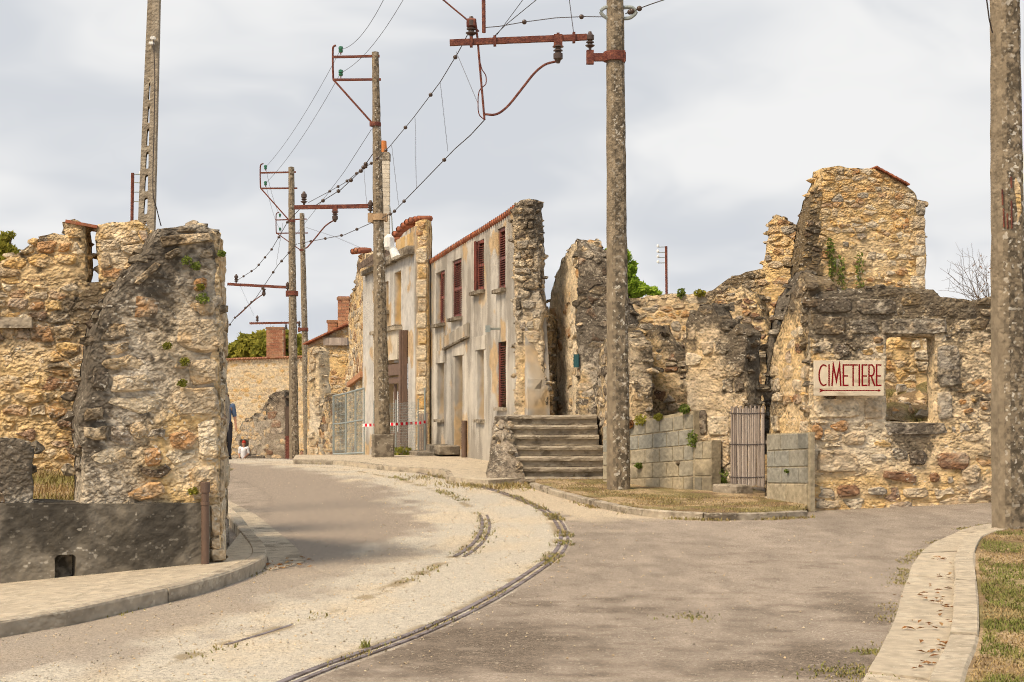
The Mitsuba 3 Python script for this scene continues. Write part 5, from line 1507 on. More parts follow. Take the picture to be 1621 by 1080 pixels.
def brick_stack(th, x0, x1, y0, y1, d, bw=.34, bh=.15, dep=.8):
    a, b = P(x0, y1, d), P(x1, y0, d)
    part(th, 'mortar_core', bx(((a[0] + b[0]) / 2, d, (a[2] + b[2]) / 2), (b[0] - a[0] - .03, dep - .03, b[2] - a[2])), 'm_mortar', uv=(.1, .1))
    z, r = a[2], 0
    while z < b[2] - .03:
        x = a[0] - (bw / 2 if r % 2 else 0)
        while x < b[0] - .02:
            xa, xb = max(x, a[0]) + .008, min(x + bw, b[0]) - .008
            if xb - xa > .05:
                part(th, 'brick', bx(((xa + xb) / 2, d - dep / 2 + .1, z + bh / 2), (xb - xa, .22 + rng.uniform(-.02, .02), bh - .02)), 'm_tile', uv=(rng.uniform(.4, .75), 0))
            x += bw
        for yy in np.arange(d - dep / 2 + .3, d + dep / 2 - .05, bw):
            for xx in (a[0] + .1, b[0] - .1):
                part(th, 'brick', bx((xx, yy, z + bh / 2), (.21, bw - .03, bh - .02)), 'm_tile', uv=(rng.uniform(.0, .6), 0))
        z += bh
        r += 1
    part(th, 'crown', bx(((a[0] + b[0]) / 2, d, b[2]), (b[0] - a[0] + .08, dep + .08, .14), cham=.02), 'm_tile', uv=(.85, 0))


c_ = thing('chimney', 'red brick chimney rising from the warm rubble gable', 'chimney')
brick_stack(c_, 536, 554, 474, 530, 71.2)
c_ = thing('chimney', 'low broken red brick shoulder left of the taller brick chimney', 'chimney')
brick_stack(c_, 520, 535, 510, 540, 71.4)
N3 = Plane(P(489, 0, 68.5), P(510, 0, 68.0))
k_ = thing('ruined_wall', 'tall slim masonry pier with bulging stones in front of the warm gable', 'ruined wall')
masonry(k_, N3, [(489, 760), (490, 552), (496, 548), (506, 556), (505, 600), (509, 640), (511, 760)], thick=.6, rough=.05, seed=83, cell=(.45, .4), keep=.6, pal={'tan': 3, 'grey': 2, 'cream': 2, 'orange': .6}, mort=.12, lichen=.12, crust=.2, spots=[(498, 615, 9, 22, .45)], pale=[(500, 680, 12, 40, -.1)], amp=.06, res=.16, proud=(.03, .14), caps=.5)
N4 = Plane(P(505, 0, 66.5), P(530, 0, 65.0))
k_ = thing('ruined_wall', 'low ragged rubble wall beside the wire mesh fence', 'ruined wall')
masonry(k_, N4, [(503, 760), (504, 700), (510, 650), (516, 622), (524, 628), (530, 640), (531, 760)], thick=.5, rough=.1, seed=84, cell=(.34, .22), keep=.8, pal=GREYISH, mort=.22, lichen=.2, crust=.3, amp=.08, res=.18, cap_size=.22)

fence = thing('mesh_fence', 'pale blue grey steel mesh fence panels leaning before the crumbling house', 'fence')
FP = [P(528, 723, 61), P(548, 723, 58.5), P(563, 722, 56.5), P(577, 722, 54.5)]
for i in range(3):
    a, b = FP[i], FP[i + 1]
    h = 2.25
    fr = [tube([a, a + [0, 0, h]], .04, 6), tube([b, b + [0, 0, h]], .04, 6), tube([a + [0, 0, h], b + [0, 0, h]], .035, 6), tube([a + [0, 0, .1], b + [0, 0, .1]], .035, 6), tube([a + [0, 0, 1.2], b + [0, 0, 1.2]], .03, 6)]
    p = part(fence, 'panel_frame', cat(fr), 'm_zinc')
    wires = [tube([a + (b - a) * t, a + (b - a) * t + [0, 0, h]], .006, 3, False) for t in np.linspace(.04, .96, 16)] + [tube([a + [0, 0, z], b + [0, 0, z]], .006, 3, False) for z in np.linspace(.2, 2.1, 14)]
    part(fence, 'wire_mesh', cat(wires), 'm_zinc', kind='stuff')
for q in ((540, 725), (566, 724), (578, 724)):
    part(fence, 'concrete_foot', bx(P(q[0], q[1], 57) + [0, -.3, .0], (.75, .28, .15), cham=.02), 'm_slab', uv=(.0, .3))
fence2 = thing('mesh_fence', 'grey steel mesh fence across the grey shop doorway behind the barrier tape', 'fence')
a, b = P(592, 726, 45.4), P(662, 724, 45.0)
for t in (0.0, .5, 1.0):
    part(fence2, 'post', tube([a + (b - a) * t, a + (b - a) * t + [0, 0, 1.6]], .018, 6), 'm_zinc')
part(fence2, 'wire_mesh', cat([tube([a + (b - a) * t, a + (b - a) * t + [0, 0, 1.5]], .0035, 3, False) for t in np.linspace(0, 1, 40)] + [tube([a + [0, 0, z], b + [0, 0, z]], .0035, 3, False) for z in np.linspace(.1, 1.5, 20)]), 'm_zinc', kind='stuff')
door = thing('plank_door', 'grey vertical plank door leaf leaning between the shop and the shuttered house', 'door')
a, b = P(661, 725, 45.6), P(677, 724, 45.5)
for i in range(4):
    p = a + (b - a) * (i + .5) / 4
    part(door, 'plank', bx(p + [0, 0, .6], ((b - a)[0] / 4 - .012, .04, 1.25 + rng.uniform(-.05, .05))), 'm_wood', uv=(rng.uniform(0, .5), 0))
part(door, 'post', tube([P(673, 725, 45.3), P(672.5, 614, 45.3)], .028, 6), 'm_zinc')

# far houses at the end of the street
FW = Plane(P(330, 0, 104.0), P(500, 0, 100.0))
far = thing('far_house_wall', 'long pale yellow stone wall with a tile row on top closing the street', 'house wall')
masonry(far, FW, [(300, 780), (300, 570), (356, 569), (420, 568), (470, 566), (500, 564), (500, 780)], thick=.6, rough=.02, seed=91, cell=(.5, .24), keep=.75, pal={'cream': 4, 'ochre': 2, 'tan': 1}, mort=.08, lichen=-.1, crust=.08, spots=[(430, 590, 60, 10, .05)], amp=.03, res=.3, joint=.03, proud=(.0, .035), caps=0, limit=299)
a_, b_ = FW.at(330, 570), FW.at(500, 564)
nt = 40
for i in range(nt):
    p = a_ + (b_ - a_) * (i + .5) / nt
    part(far, 'roof_tile', tube([FW.w(p[0], p[1] - .03, .25), FW.w(p[0], p[1] + .06, -.9)], [.08, .07], 6), 'm_tile', smooth=True, uv=(rng.uniform(0.3, .8), 0))
# windowless loft wall behind keeps the roof line closed
c_ = thing('chimney', 'square red brick chimney on the far pale yellow house', 'chimney')
brick_stack(c_, 423, 450, 520, 572, 106, bw=.42, bh=.2)
FQ = Plane(P(420, 0, 77.0), P(453, 0, 76.5))
k_ = thing('ruined_wall', 'tan plastered ruin pier standing near the crest of the street', 'ruined wall')
masonry(k_, FQ, [(420, 760), (421, 650), (424, 632), (434, 621), (450, 619), (452, 640), (453, 760)], thick=.6, rough=.05, seed=92, cell=(.4, .25), keep=.45, pal={'tan': 3, 'brown': 1, 'grey': 1}, mort=.92, lichen=.12, crust=.62, crust_depth=.9, amp=.05, res=.16, cap_size=.22)
FR = Plane(P(372, 0, 80.0), P(424, 0, 78.0))
k_ = thing('ruined_wall', 'low tumbled wall sloping down to the left behind the crest', 'ruined wall')
masonry(k_, FR, [(364, 780), (366, 715), (374, 690), (384, 668), (400, 660), (412, 652), (420, 640), (424, 650), (424, 780)], holes=[rect(380, 697, 394, 720)], thick=.5, rough=.08, seed=93, cell=(.42, .22), keep=.7, pal={'tan': 3, 'grey': 1, 'ochre': 1}, mort=.8, lichen=.15, crust=.4, crust_depth=.7, amp=.06, res=.18, cap_size=.2)
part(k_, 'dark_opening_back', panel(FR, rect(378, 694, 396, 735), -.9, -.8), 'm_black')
part(k_, 'base_course', panel(FR, rect(396, 722, 424, 745), 0, .3), 'm_mortar', uv=(.9, .8))
k_ = thing('doorway_post', 'dark weathered wooden door frame beside the tan ruin pier', 'door')
part(k_, 'upper_leaf', bx((P(452, 643, 76) + P(461, 690, 76)) / 2, (.27, .1, 1.35)), 'm_wood', uv=(1, 0))
part(k_, 'lower_leaf', bx((P(452, 690, 76) + P(461, 740, 76)) / 2, (.27, .1, 1.45)), 'm_rust')

# ================================================================ poles


def pole_shaft(base, top, r0, r1, sides=10, sx=1.0, sy=1.0, rz=0.0, seed=0, step=.16, amp=.012):
    """tapered concrete shaft between two points"""
    base, top = np.asarray(base, float), np.asarray(top, float)
    n = max(3, int((top[2] - base[2]) / step))
    if sides == 'box':
        ang = [(-1, -.5), (-.8, -.8), (-.5, -1), (.5, -1), (.8, -.8), (1, -.5), (1, .5), (.8, .8), (.5, 1), (-.5, 1), (-.8, .8), (-1, .5)]
        ring = np.array(ang)
    else:
        a = np.arange(sides) * 2 * np.pi / sides
        ring = np.stack([np.cos(a), np.sin(a)], -1)
    ring = ring * [sx, sy]
    c, s = math.cos(rz), math.sin(rz)
    ring = ring @ np.array([[c, s], [-s, c]])
    k = len(ring)
    t = np.linspace(0, 1, n + 1)
    v = base + (top - base) * t[:, None]
    r = r0 + (r1 - r0) * t
    V = np.concatenate([v[:, None, :2] + ring[None] * r[:, None, None], np.broadcast_to(v[:, None, 2:], (n + 1, k, 1))], -1).reshape(-1, 3)
    V = V + (np.stack([meshkit.fbm(V * 4 + 3 * i + seed, 3, i) for i in range(3)], -1) - .5) * [2 * amp, 2 * amp, 0]
    f = []
    for i in range(n):
        for j in range(k):
            p, q = i * k + j, i * k + (j + 1) % k
            f += [[p, q, q + k], [p, q + k, p + k]]
    V = np.vstack([V, [top + [0, 0, .03]]])
    f += [[n * k + j, n * k + (j + 1) % k, len(V) - 1] for j in range(k)]
    return trimesh.Trimesh(V, f, process=False)


def insulator(th, at, up=True, s=1.0, green=False, name='insulator'):
    g = -1 if not up else 1
    prof = [(0, 0), (.03, 0), (.03, .08), (.055, .09), (.10, .12), (.10, .135), (.055, .145), (.05, .17), (.085, .19), (.085, .205), (.05, .215), (.055, .235), (.085, .25), (.085, .34), (.05, .37), (.03, .42), (0, .42)]
    m = lathe(np.array(prof) * s, (0, 0, 0), 12)
    if not up:
        m.vertices[:, 2] *= -1
        m.faces = m.faces[:, ::-1]
    m.apply_translation(at)
    part(th, name, m, 'm_green_glass' if green else 'm_porcelain', smooth=35)


def tram_arm(th, d, px_pole, y_br, xl, xr, y_l, y_r, s=1.0, mat='m_rust'):
    """iron arm of the tram line: bracket on the shaft, insulator, long bar towards the track, hanging insulator"""
    u = d / FOCAL
    A, B = P(xl, y_l, d), P(xr, y_r, d)
    L = np.linalg.norm(B - A)
    th_bar = part(th, 'arm_bar', bar(A, B, .085 * s, .105 * s), 'm_rust')
    bl, br = P(xr + 5 * 29 / d, y_br, d), P(px_pole + 13 * 29 / d, y_br, d)
    k_br = part(th, 'pole_bracket', cat([bar(bl, br, .10 * s, .13 * s), bx(bl, (.13 * s, .12 * s, .24 * s)), bx(br, (.07 * s, .24 * s, .2 * s))]), mat)
    part(th, 'bracket_band', lathe([(0, .12 * s), (.20 * s, .09 * s), (.20 * s, -.07 * s), (0, -.07 * s)], P(px_pole, y_br, d), 16), mat)
    insulator(k_br, bl + [0, 0, .10 * s], True, s * .85)
    return A, B


D0 = 29.0
b_ = np.array([*G(979, 783, .1), 0])
b_[2] = zg(b_[0], b_[1]) - .1
pole = thing('tram_pole', 'tall lichen speckled concrete pole in the centre carrying the nearest iron tram arm', 'pole', 'concrete tram poles along the street')
bt = P(979.5, 783, D0)
tp_ = P(973, -60, D0)
part(pole, 'shaft', pole_shaft(bt - [0, 0, .3], tp_, .19, .135, 'box', rz=.25, seed=1), 'm_concrete', smooth=False)
A, B = tram_arm(pole, D0, 973, 91, 712, 929, 68, 59)
bar_at = lambda t: A + (B - A) * t
insulator(pole + '__arm_bar', bar_at(.157) + [0, 0, .03], True, 1.0)
insulator(pole + '__arm_bar', bar_at(.79) + [0, 0, -.02], False, 1.0)
part(pole, 'hanger', bx(bar_at(.79) + [0, 0, -.05], (.15, .15, .22)), 'm_rust')
part(pole, 'hanger_pin', tube([bar_at(.79) + [0, 0, -.35], bar_at(.79) + [0, 0, -.44]], .018, 6), 'm_rust')
part(pole, 'hanger_cap', bx(bar_at(.157) + [0, 0, .33], (.17, .15, .15), cham=.02), 'm_rust')
part(pole, 'steady_arm', tube(catmull([P(885, 97, D0), P(876, 98.5, D0), P(862, 103, D0), P(846, 116, D0), P(826, 141, D0), P(806, 166, D0), P(792, 178, D0), P(781, 182, D0), P(768, 181, D0)], 4), .022, 7), 'm_rust', smooth=40)
part(pole, 'drop_rod', tube([P(752, 30, D0), P(756, 62, D0), P(760, 110, D0), P(767, 190, D0)], .02, 7), 'm_rust')
part(pole, 'upright_rod', tube([P(765, -40, D0), P(766, 40, D0), P(766, 52, D0)], .035, 7), 'm_rust')
part(pole, 'loose_cable', tube(catmull([P(759, 95, D0), P(763, 110, D0), P(769, 120, D0), P(769, 133, D0), P(760, 142, D0), P(757, 155, D0), P(758, 180, D0), P(767, 190, D0)], 4), .010, 5), 'm_rust')
for t in (.157, .328, .79, .905):
    part(pole, 'bolt', bx(bar_at(t), (.05, .16, .17)), 'm_rust')
for x, sgn in ((969, -1), (989, 1)):
    p = P(x, 21, D0)
    part(pole, 'span_clamp', cat([tube(catmull([p + [sgn * -.02, 0, .10], p + [sgn * .12, 0, .10], p + [sgn * .2, 0, .02], p + [sgn * .1, 0, -.08], p + [sgn * -.02, 0, -.1]], 4), .034, 7)]), 'm_zinc')
part(pole, 'stay_wire', tube(catmull([P(758, 50, D0), P(740, 32, D0), P(716, 12, D0), P(690, -10, D0)], 3), .016, 5), 'm_rust')

D3 = 42.5
pole3 = thing('tram_pole', 'concrete pole on a square stained foot block in front of the grey shop', 'pole', 'concrete tram poles along the street')
part(pole3, 'shaft', pole_shaft(P(605.5, 700, D3), P(594, 83, D3), .21, .085, 10, seed=2), 'm_concrete', smooth=30)
part(pole3, 'foot_block', bx(P(606, 708, D3) + [0, 0, -.02], (.53, .53, .72), rz=.2, cham=.03), 'm_slab', uv=(.85, .9))
u = D3 / FOCAL
A, B = tram_arm(pole3, D3, 602, 345, 466, 583, 328.5, 326.5, mat='m_ochre_board')
bar_at3 = lambda t, a=A, b=B: a + (b - a) * t
insulator(pole3 + '__arm_bar', A + (B - A) * .13 + [0, 0, .03], True, .9)
insulator(pole3 + '__arm_bar', A + (B - A) * .55 + [0, 0, -.02], False, .9)
part(pole3, 'hanger', bx(A + (B - A) * .55 + [0, 0, -.06], (.13, .13, .2)), 'm_rust')
part(pole3, 'steady_arm', tube(catmull([P(530, 348, D3), P(515, 358, D3), P(500, 376, D3), P(487, 391, D3), P(483, 393, D3)], 4), .02, 6), 'm_rust')


def phone_bracket(th, d, xp, xl, y1, y2, yt, yd):
    """telephone bracket: two arms to the left, an upright rod with a hooked top, a brace, two green insulators"""
    part(th, 'crossarm', bar(P(xl, y1 + 1.5, d), P(xp + 7, y1, d), .06, .06), 'm_rust')
    part(th, 'crossarm', bar(P(xl, y2 + .5, d), P(xp + 9, y2, d), .06, .06), 'm_rust')
    part(th, 'hooked_rod', tube(catmull([P(xl + 5, yt, d), P(xl + 1, yt + 2, d), P(xl, yt + 8, d), P(xl, (y1 + y2) / 2, d), P(xl + .5, y2, d)], 4), .028, 6), 'm_rust')
    part(th, 'brace', bar(P(xl + .5, y2, d), P(xp - 3, yd, d), .05, .05), 'm_rust')
    part(th, 'band', lathe([(0, .05), (.15, .05), (.15, -.05), (0, -.05)], P(xp, yd, d), 12), 'm_rust')
    q = []
    for y in (y1, y2):
        p = P(xl + 12.5 * 42 / d * (D3 / 42), y - 2, d)
        part(th, 'insulator_pin', tube([p, p + [0, 0, .1]], .016, 5), 'm_rust')
        m = lathe([(0, 0), (.05, 0), (.06, .05), (.045, .07), (.065, .09), (.055, .15), (.0, .17)], p + [0, 0, .06], 10)
        part(th, 'insulator', m, 'm_green_glass', smooth=40)
        q.append(p + [0, 0, .14])
    return q


q3 = phone_bracket(pole3, D3, 594, 527, 89, 126, 72, 197)
lp = thing('street_floodlight', 'white floodlight bracketed to the pole in front of the grey shop', 'lamp')
c = P(616, 384, D3 - .1)
part(lp, 'housing', trimesh.Trimesh(*(lambda m: (m.vertices, m.faces))(bx(c, (.26, .3, .42), cham=.09)), process=False), 'm_white')
part(lp, 'visor', tube([c + [.1, -.1, -.18], c + [.19, -.16, -.40]], [.10, .13], 10), 'm_white', smooth=40)
part(lp, 'arm', bar(c + [-.22, .05, 0], c, .05), 'm_zinc')

D4 = 64.0
pole4 = thing('tram_pole', 'concrete pole at the crest of the street left of the thinner pole', 'pole', 'concrete tram poles along the street')
part(pole4, 'shaft', pole_shaft(P(466, 760, D4), P(461, 265, D4), .20, .115, 10, seed=3), 'm_concrete', smooth=30)
q4 = phone_bracket(pole4, D4, 461.5, 412, 272.5, 298, 259, 350)
A4, B4 = tram_arm(pole4, D4, 464, 465, 360, 453, 450, 455)
insulator(pole4 + '__arm_bar', A4 + (B4 - A4) * .15 + [0, 0, .03], True, .9)
insulator(pole4 + '__arm_bar', A4 + (B4 - A4) * .62 + [0, 0, -.02], False, .9)
part(pole4, 'steady_arm', tube(catmull([P(419, 464, D4), P(400, 478, D4), P(380, 497, D4), P(372, 503, D4)], 4), .022, 6), 'm_rust')
D5 = 86.0
pole5 = thing('tram_pole', 'thin far concrete pole with an orange stained top beside the crest pole', 'pole', 'concrete tram poles along the street')
part(pole5, 'shaft', pole_shaft(P(488, 775, D5), P(478, 338, D5), .21, .125, 10, seed=4), 'm_concrete', smooth=30)
q5 = phone_bracket(pole5, D5, 478.5, 437, 347, 369, 336, 396)
A5, B5 = tram_arm(pole5, D5, 482, 522, 395, 472, 512, 511)
insulator(pole5 + '__arm_bar', A5 + (B5 - A5) * .16 + [0, 0, .03], True, .9)
insulator(pole5 + '__arm_bar', A5 + (B5 - A5) * .75 + [0, 0, -.02], False, .8)

DR = 20.4
poler = thing('concrete_pole', 'thick concrete pole at the right edge with a broken patch showing rusty bars', 'pole')
br_ = P(1600, 850, DR)
part(poler, 'shaft', pole_shaft(br_ - [0, 0, .2], P(1590, -80, DR), .205, .155, 'box', rz=.22, seed=6), 'm_concrete')
part(poler, 'foot', bx(br_ + [0, 0, -.03], (.62, .62, .12), rz=.1, cham=.03), 'm_slab', uv=(.6, .7))
pf = P(1595.5, 321, DR) + [.035, -.166, 0]
part(poler, 'broken_patch', rock(pf, (.10, .012, .36), np.random.default_rng(8)), 'm_stone', uv=(.17, .0), label='broken patch of pale orange concrete')
for x, y0, y1 in ((1586.5, 300, 325), (1588.5, 330, 360), (1594.5, 338, 362), (1601, 318, 362), (1600.5, 280, 298)):
    part(poler, 'rusty_bar', tube([P(x, y0, DR - .20), P(x + .6, y1, DR - .20)], .012, 5), 'm_rust')

DL = 24.0
lat_ = thing('lattice_pole', 'tall concrete ladder pole with slots behind the left corner ruin', 'pole')
outl = [P(210, 815, DL), P(249, 815, DL), P(243.5, 460, DL), P(255.5, -60, DL), P(237, -60, DL), P(214.5, 460, DL)]
sh = Polygon([(p[0], p[2]) for p in outl])
for x, y0, y1 in ((238, 132, 161), (236.5, 169, 197), (235, 205, 233), (233.5, 242, 269), (232, 278, 305), (230.7, 314, 341), (229, 351, 379), (227, 386, 415), (225.5, 424, 450)):
    a, b = P(x, y1, DL), P(x + 1.4, y0, DL)
    sh = sh.difference(LineString([(a[0], a[2] + .03), (b[0], b[2] - .03)]).buffer(.027))
m_ = trimesh.creation.extrude_polygon(sh, .2, engine='earcut')
V = np.stack([m_.vertices[:, 0], DL + .1 - m_.vertices[:, 2], m_.vertices[:, 1]], -1)
V[:, 0] += (V[:, 1] - DL) * -.15
part(lat_, 'shaft', trimesh.Trimesh(V, m_.faces, process=False), 'm_slab', uv=(.72, .25))
rb = [[P(241.5, 460, DL) + [-.012, -.2 + o, 0], P(253, -60, DL) + [-.012, -.2 + o, 0]] for o in (0,)]
part(lat_, 'flange', bar(P(231, 815, DL) + [0, -.12, 0], P(251.5, -60, DL) + [0, -.12, 0], .10, .06), 'm_slab', uv=(.6, .25))
for y in (61, 69):
    part(lat_, 'white_insulator', bx(P(240 + (69 - y) * .3, y, DL - .2), (.075, .06, .045), cham=.01), 'm_white')
part(lat_, 'cable', tube(catmull([P(243, 64, DL - .22), P(245, 120, DL - .22), P(244, 200, DL - .2), P(242, 300, DL - .2), P(248, 330, DL - .1), P(255, 358, DL)], 4), .008, 5), 'm_wire')


def mast(d, x0, y0, x1, y1, arms, side, label):
    th = thing('telephone_mast', label, 'mast')
    part(th, 'post', tube([P(x0, y0, d), P(x1, y1, d)], [.075, .06], 6), 'm_rust')
    for y in arms:
        t = (y - y1) / (y0 - y1)
        x = x1 + (x0 - x1) * t
        part(th, 'arm', tube([P(x, y, d), P(x + side * 13, y + .5, d)], .02, 5), 'm_zinc')
        part(th, 'insulator', lathe([(0, 0), (.05, 0), (.06, .06), (.04, .12), (0, .13)], P(x + side * 13, y + .5, d), 8), 'm_white')


mast(72, 1057.5, 735, 1054.5, 390, (391, 399.5, 407.5, 416), -1, 'slim red mast with four arms on its left behind the back wall')
mast(60, 203.5, 735, 210, 274, (276, 289, 304, 319), 1, 'slim red mast half hidden behind the ladder pole')

# ================================================================ wires


def wire(name, pts, r=.009, label='', catg='wire', sag=0.0, beads=(), n=14, mat='m_wire', bead_r=.045):
    pts = [np.asarray(p, float) for p in pts]
    full = []
    for a, b in zip(pts[:-1], pts[1:]):
        for t in np.arange(n) / n:
            p = a + (b - a) * t
            p = p - [0, 0, sag * 4 * t * (1 - t)]
            full.append(p)
    full.append(pts[-1])
    full = np.array(full)
    k = thing(name, label, catg)
    part(k, 'strand', tube(full, r, 5), mat)
    for t in beads:
        i = t * (len(full) - 1)
        a = full[int(i)] + (full[min(int(i) + 1, len(full) - 1)] - full[int(i)]) * (i - int(i))
        m = trimesh.creation.icosphere(1, bead_r)
        m.apply_translation(a)
        part(k, 'bead', m, 'm_porcelain', smooth=True)
    return full


c0 = wire('contact_wire', [P(767, 190, 29), P(745, 214, 31), P(720, 236, 33.5), P(655, 303, 37), P(622, 337, 40.5), P(597, 349, 43.2), P(545, 372, 46.5), P(493, 382, 50), P(472, 386, 52)], .010, 'long black tram contact wire curving from the nearest arm past the shop pole', beads=(.28, .43, .49, .52, .64, .70, .76, .82, .88, .95))
c1 = wire('contact_wire', [P(470, 386, 52), P(440, 420, 55), P(405, 472, 60), P(372, 503, 64), P(352, 530, 66)], .011, 'black tram contact wire running down to the crest pole arm', beads=(.1, .2, .3, .42, .55, .62, .75, .85), bead_r=.05)
c2 = wire('messenger_wire', [P(745, 46, 29), P(726, 82, 31), P(697, 130, 33.5), P(655, 186, 37), P(617, 232, 40), P(592, 256, 42.6), P(573, 268, 44), P(545, 290, 46), P(520, 304, 48), P(488, 321, 50)], .009, 'upper black support wire with beads from the nearest arm to the shop pole', beads=(.13, .26, .37, .47, .53, .58, .63, .70, .76, .82, .88), n=6)
c3 = wire('messenger_wire', [P(484, 321, 42.5), P(455, 352, 47), P(430, 395, 53), P(405, 425, 58), P(374, 445, 64)], .010, 'beaded support wire dropping from the shop pole arm to the crest pole arm', beads=(.25, .38, .5, .6, .7, .8, .9), n=6)
c4 = wire('messenger_wire', [P(590, 244, 42.5), P(572, 270, 44), P(540, 300, 46.5), P(500, 325, 50)], .012, 'short beaded pull off wire left of the shop pole', beads=(.2, .27, .34, .5, .7, .9), n=6, bead_r=.06)
wire('telephone_wire', [P(612, -10, 33), q3[0], q4[0], q5[0]], .006, 'upper thin telephone wire on the green insulators', sag=.25)
wire('telephone_wire', [P(645, -12, 33), q3[1], q4[1], q5[1]], .006, 'lower thin telephone wire on the green insulators', sag=.25)
wire('span_wire', [P(766, 44, 29), P(790, 42, 29), P(830, 35, 29), P(880, 28.5, 29), P(925, 26.5, 29), P(962, 27, 29)], .008, 'span wire from the upright rod to the central pole', beads=(.40, .78), n=5)
wire('span_wire', [P(990, 22, 29), P(1006, 16, 29), P(1030, 7, 28.6), P(1075, -8, 28)], .010, 'span wire leaving the central pole to the upper right', beads=(.15, .22, .42), n=5, bead_r=.05)
wire('span_wire', [P(780, 60, 29), P(800, 40, 28.6), P(855, -5, 27.6)], .007, 'thin stay wire rising from the arm to the upper right')
wire('span_wire', [P(786, 56, 29), P(835, -10, 28)], .006, 'second thin stay wire rising beside the first')
wire('dropper_wire', [P(908, 52, 29), P(900, -10, 29)], .007, 'thin hanger wire rising from the right end of the nearest arm')
for a, b, lab in ((P(722, 82, 31), P(757, 165, 29.2), 'faint thin wire hanging below the nearest arm'), (P(697, 131, 33.5), P(709, 240, 34), 'thin dropper wire hanging under the upper support wire'), (P(657, 186, 37), P(659, 298, 37), 'thin dropper wire above the middle of the contact wire'), (P(620, 230, 40), P(631, 325, 40), 'thin dropper wire right of the shop pole'),
                  (P(576, 268, 44), P(581, 330, 43), 'thin dropper wire left of the shop pole'), (P(448, 353, 50), P(437, 420, 54), 'thin dropper wire left of the crest pole'), (P(380, 452, 64), P(402, 500, 64.5), 'thin dropper wire under the crest pole arm')):
    wire('dropper_wire', [a, b], .0045, lab, n=4)
wire('span_wire', [P(588, 205, 42.5), P(545, 272, 50), P(505, 325, 57), P(468, 372, 64)], .007, 'thin slack wire from the shop pole brace to the crest pole')
wire('span_wire', [P(484, 360, 64), P(530, 375, 60), P(570, 392, 56)], .006, 'thin wire from the crest pole to the grey shop')
wire('span_wire', [P(1571, 52, 20.3), P(1566, 30, 20.2), P(1561, -8, 20.1)], .010, 'loose cable end hanging beside the right pole')

# ================================================================ people


def capsule_chain(bones):
    ms = []
    for a, ra, b, rb in bones:
        pts = []
        for c, r in ((a, ra), (b, rb)):
            s = trimesh.creation.icosphere(1, r)
            pts.append(s.vertices + np.asarray(c))
        ms.append(m3.Manifold.hull_points(np.vstack(pts)))
    m = ms[0]
    for q in ms[1:]:
        m = m + q
    m = m.refine_to_length(.04).to_mesh()
    t = trimesh.Trimesh(np.array(m.vert_properties[:, :3], float), np.array(m.tri_verts), process=True)
    trimesh.smoothing.filter_taubin(t, iterations=6)
    return t


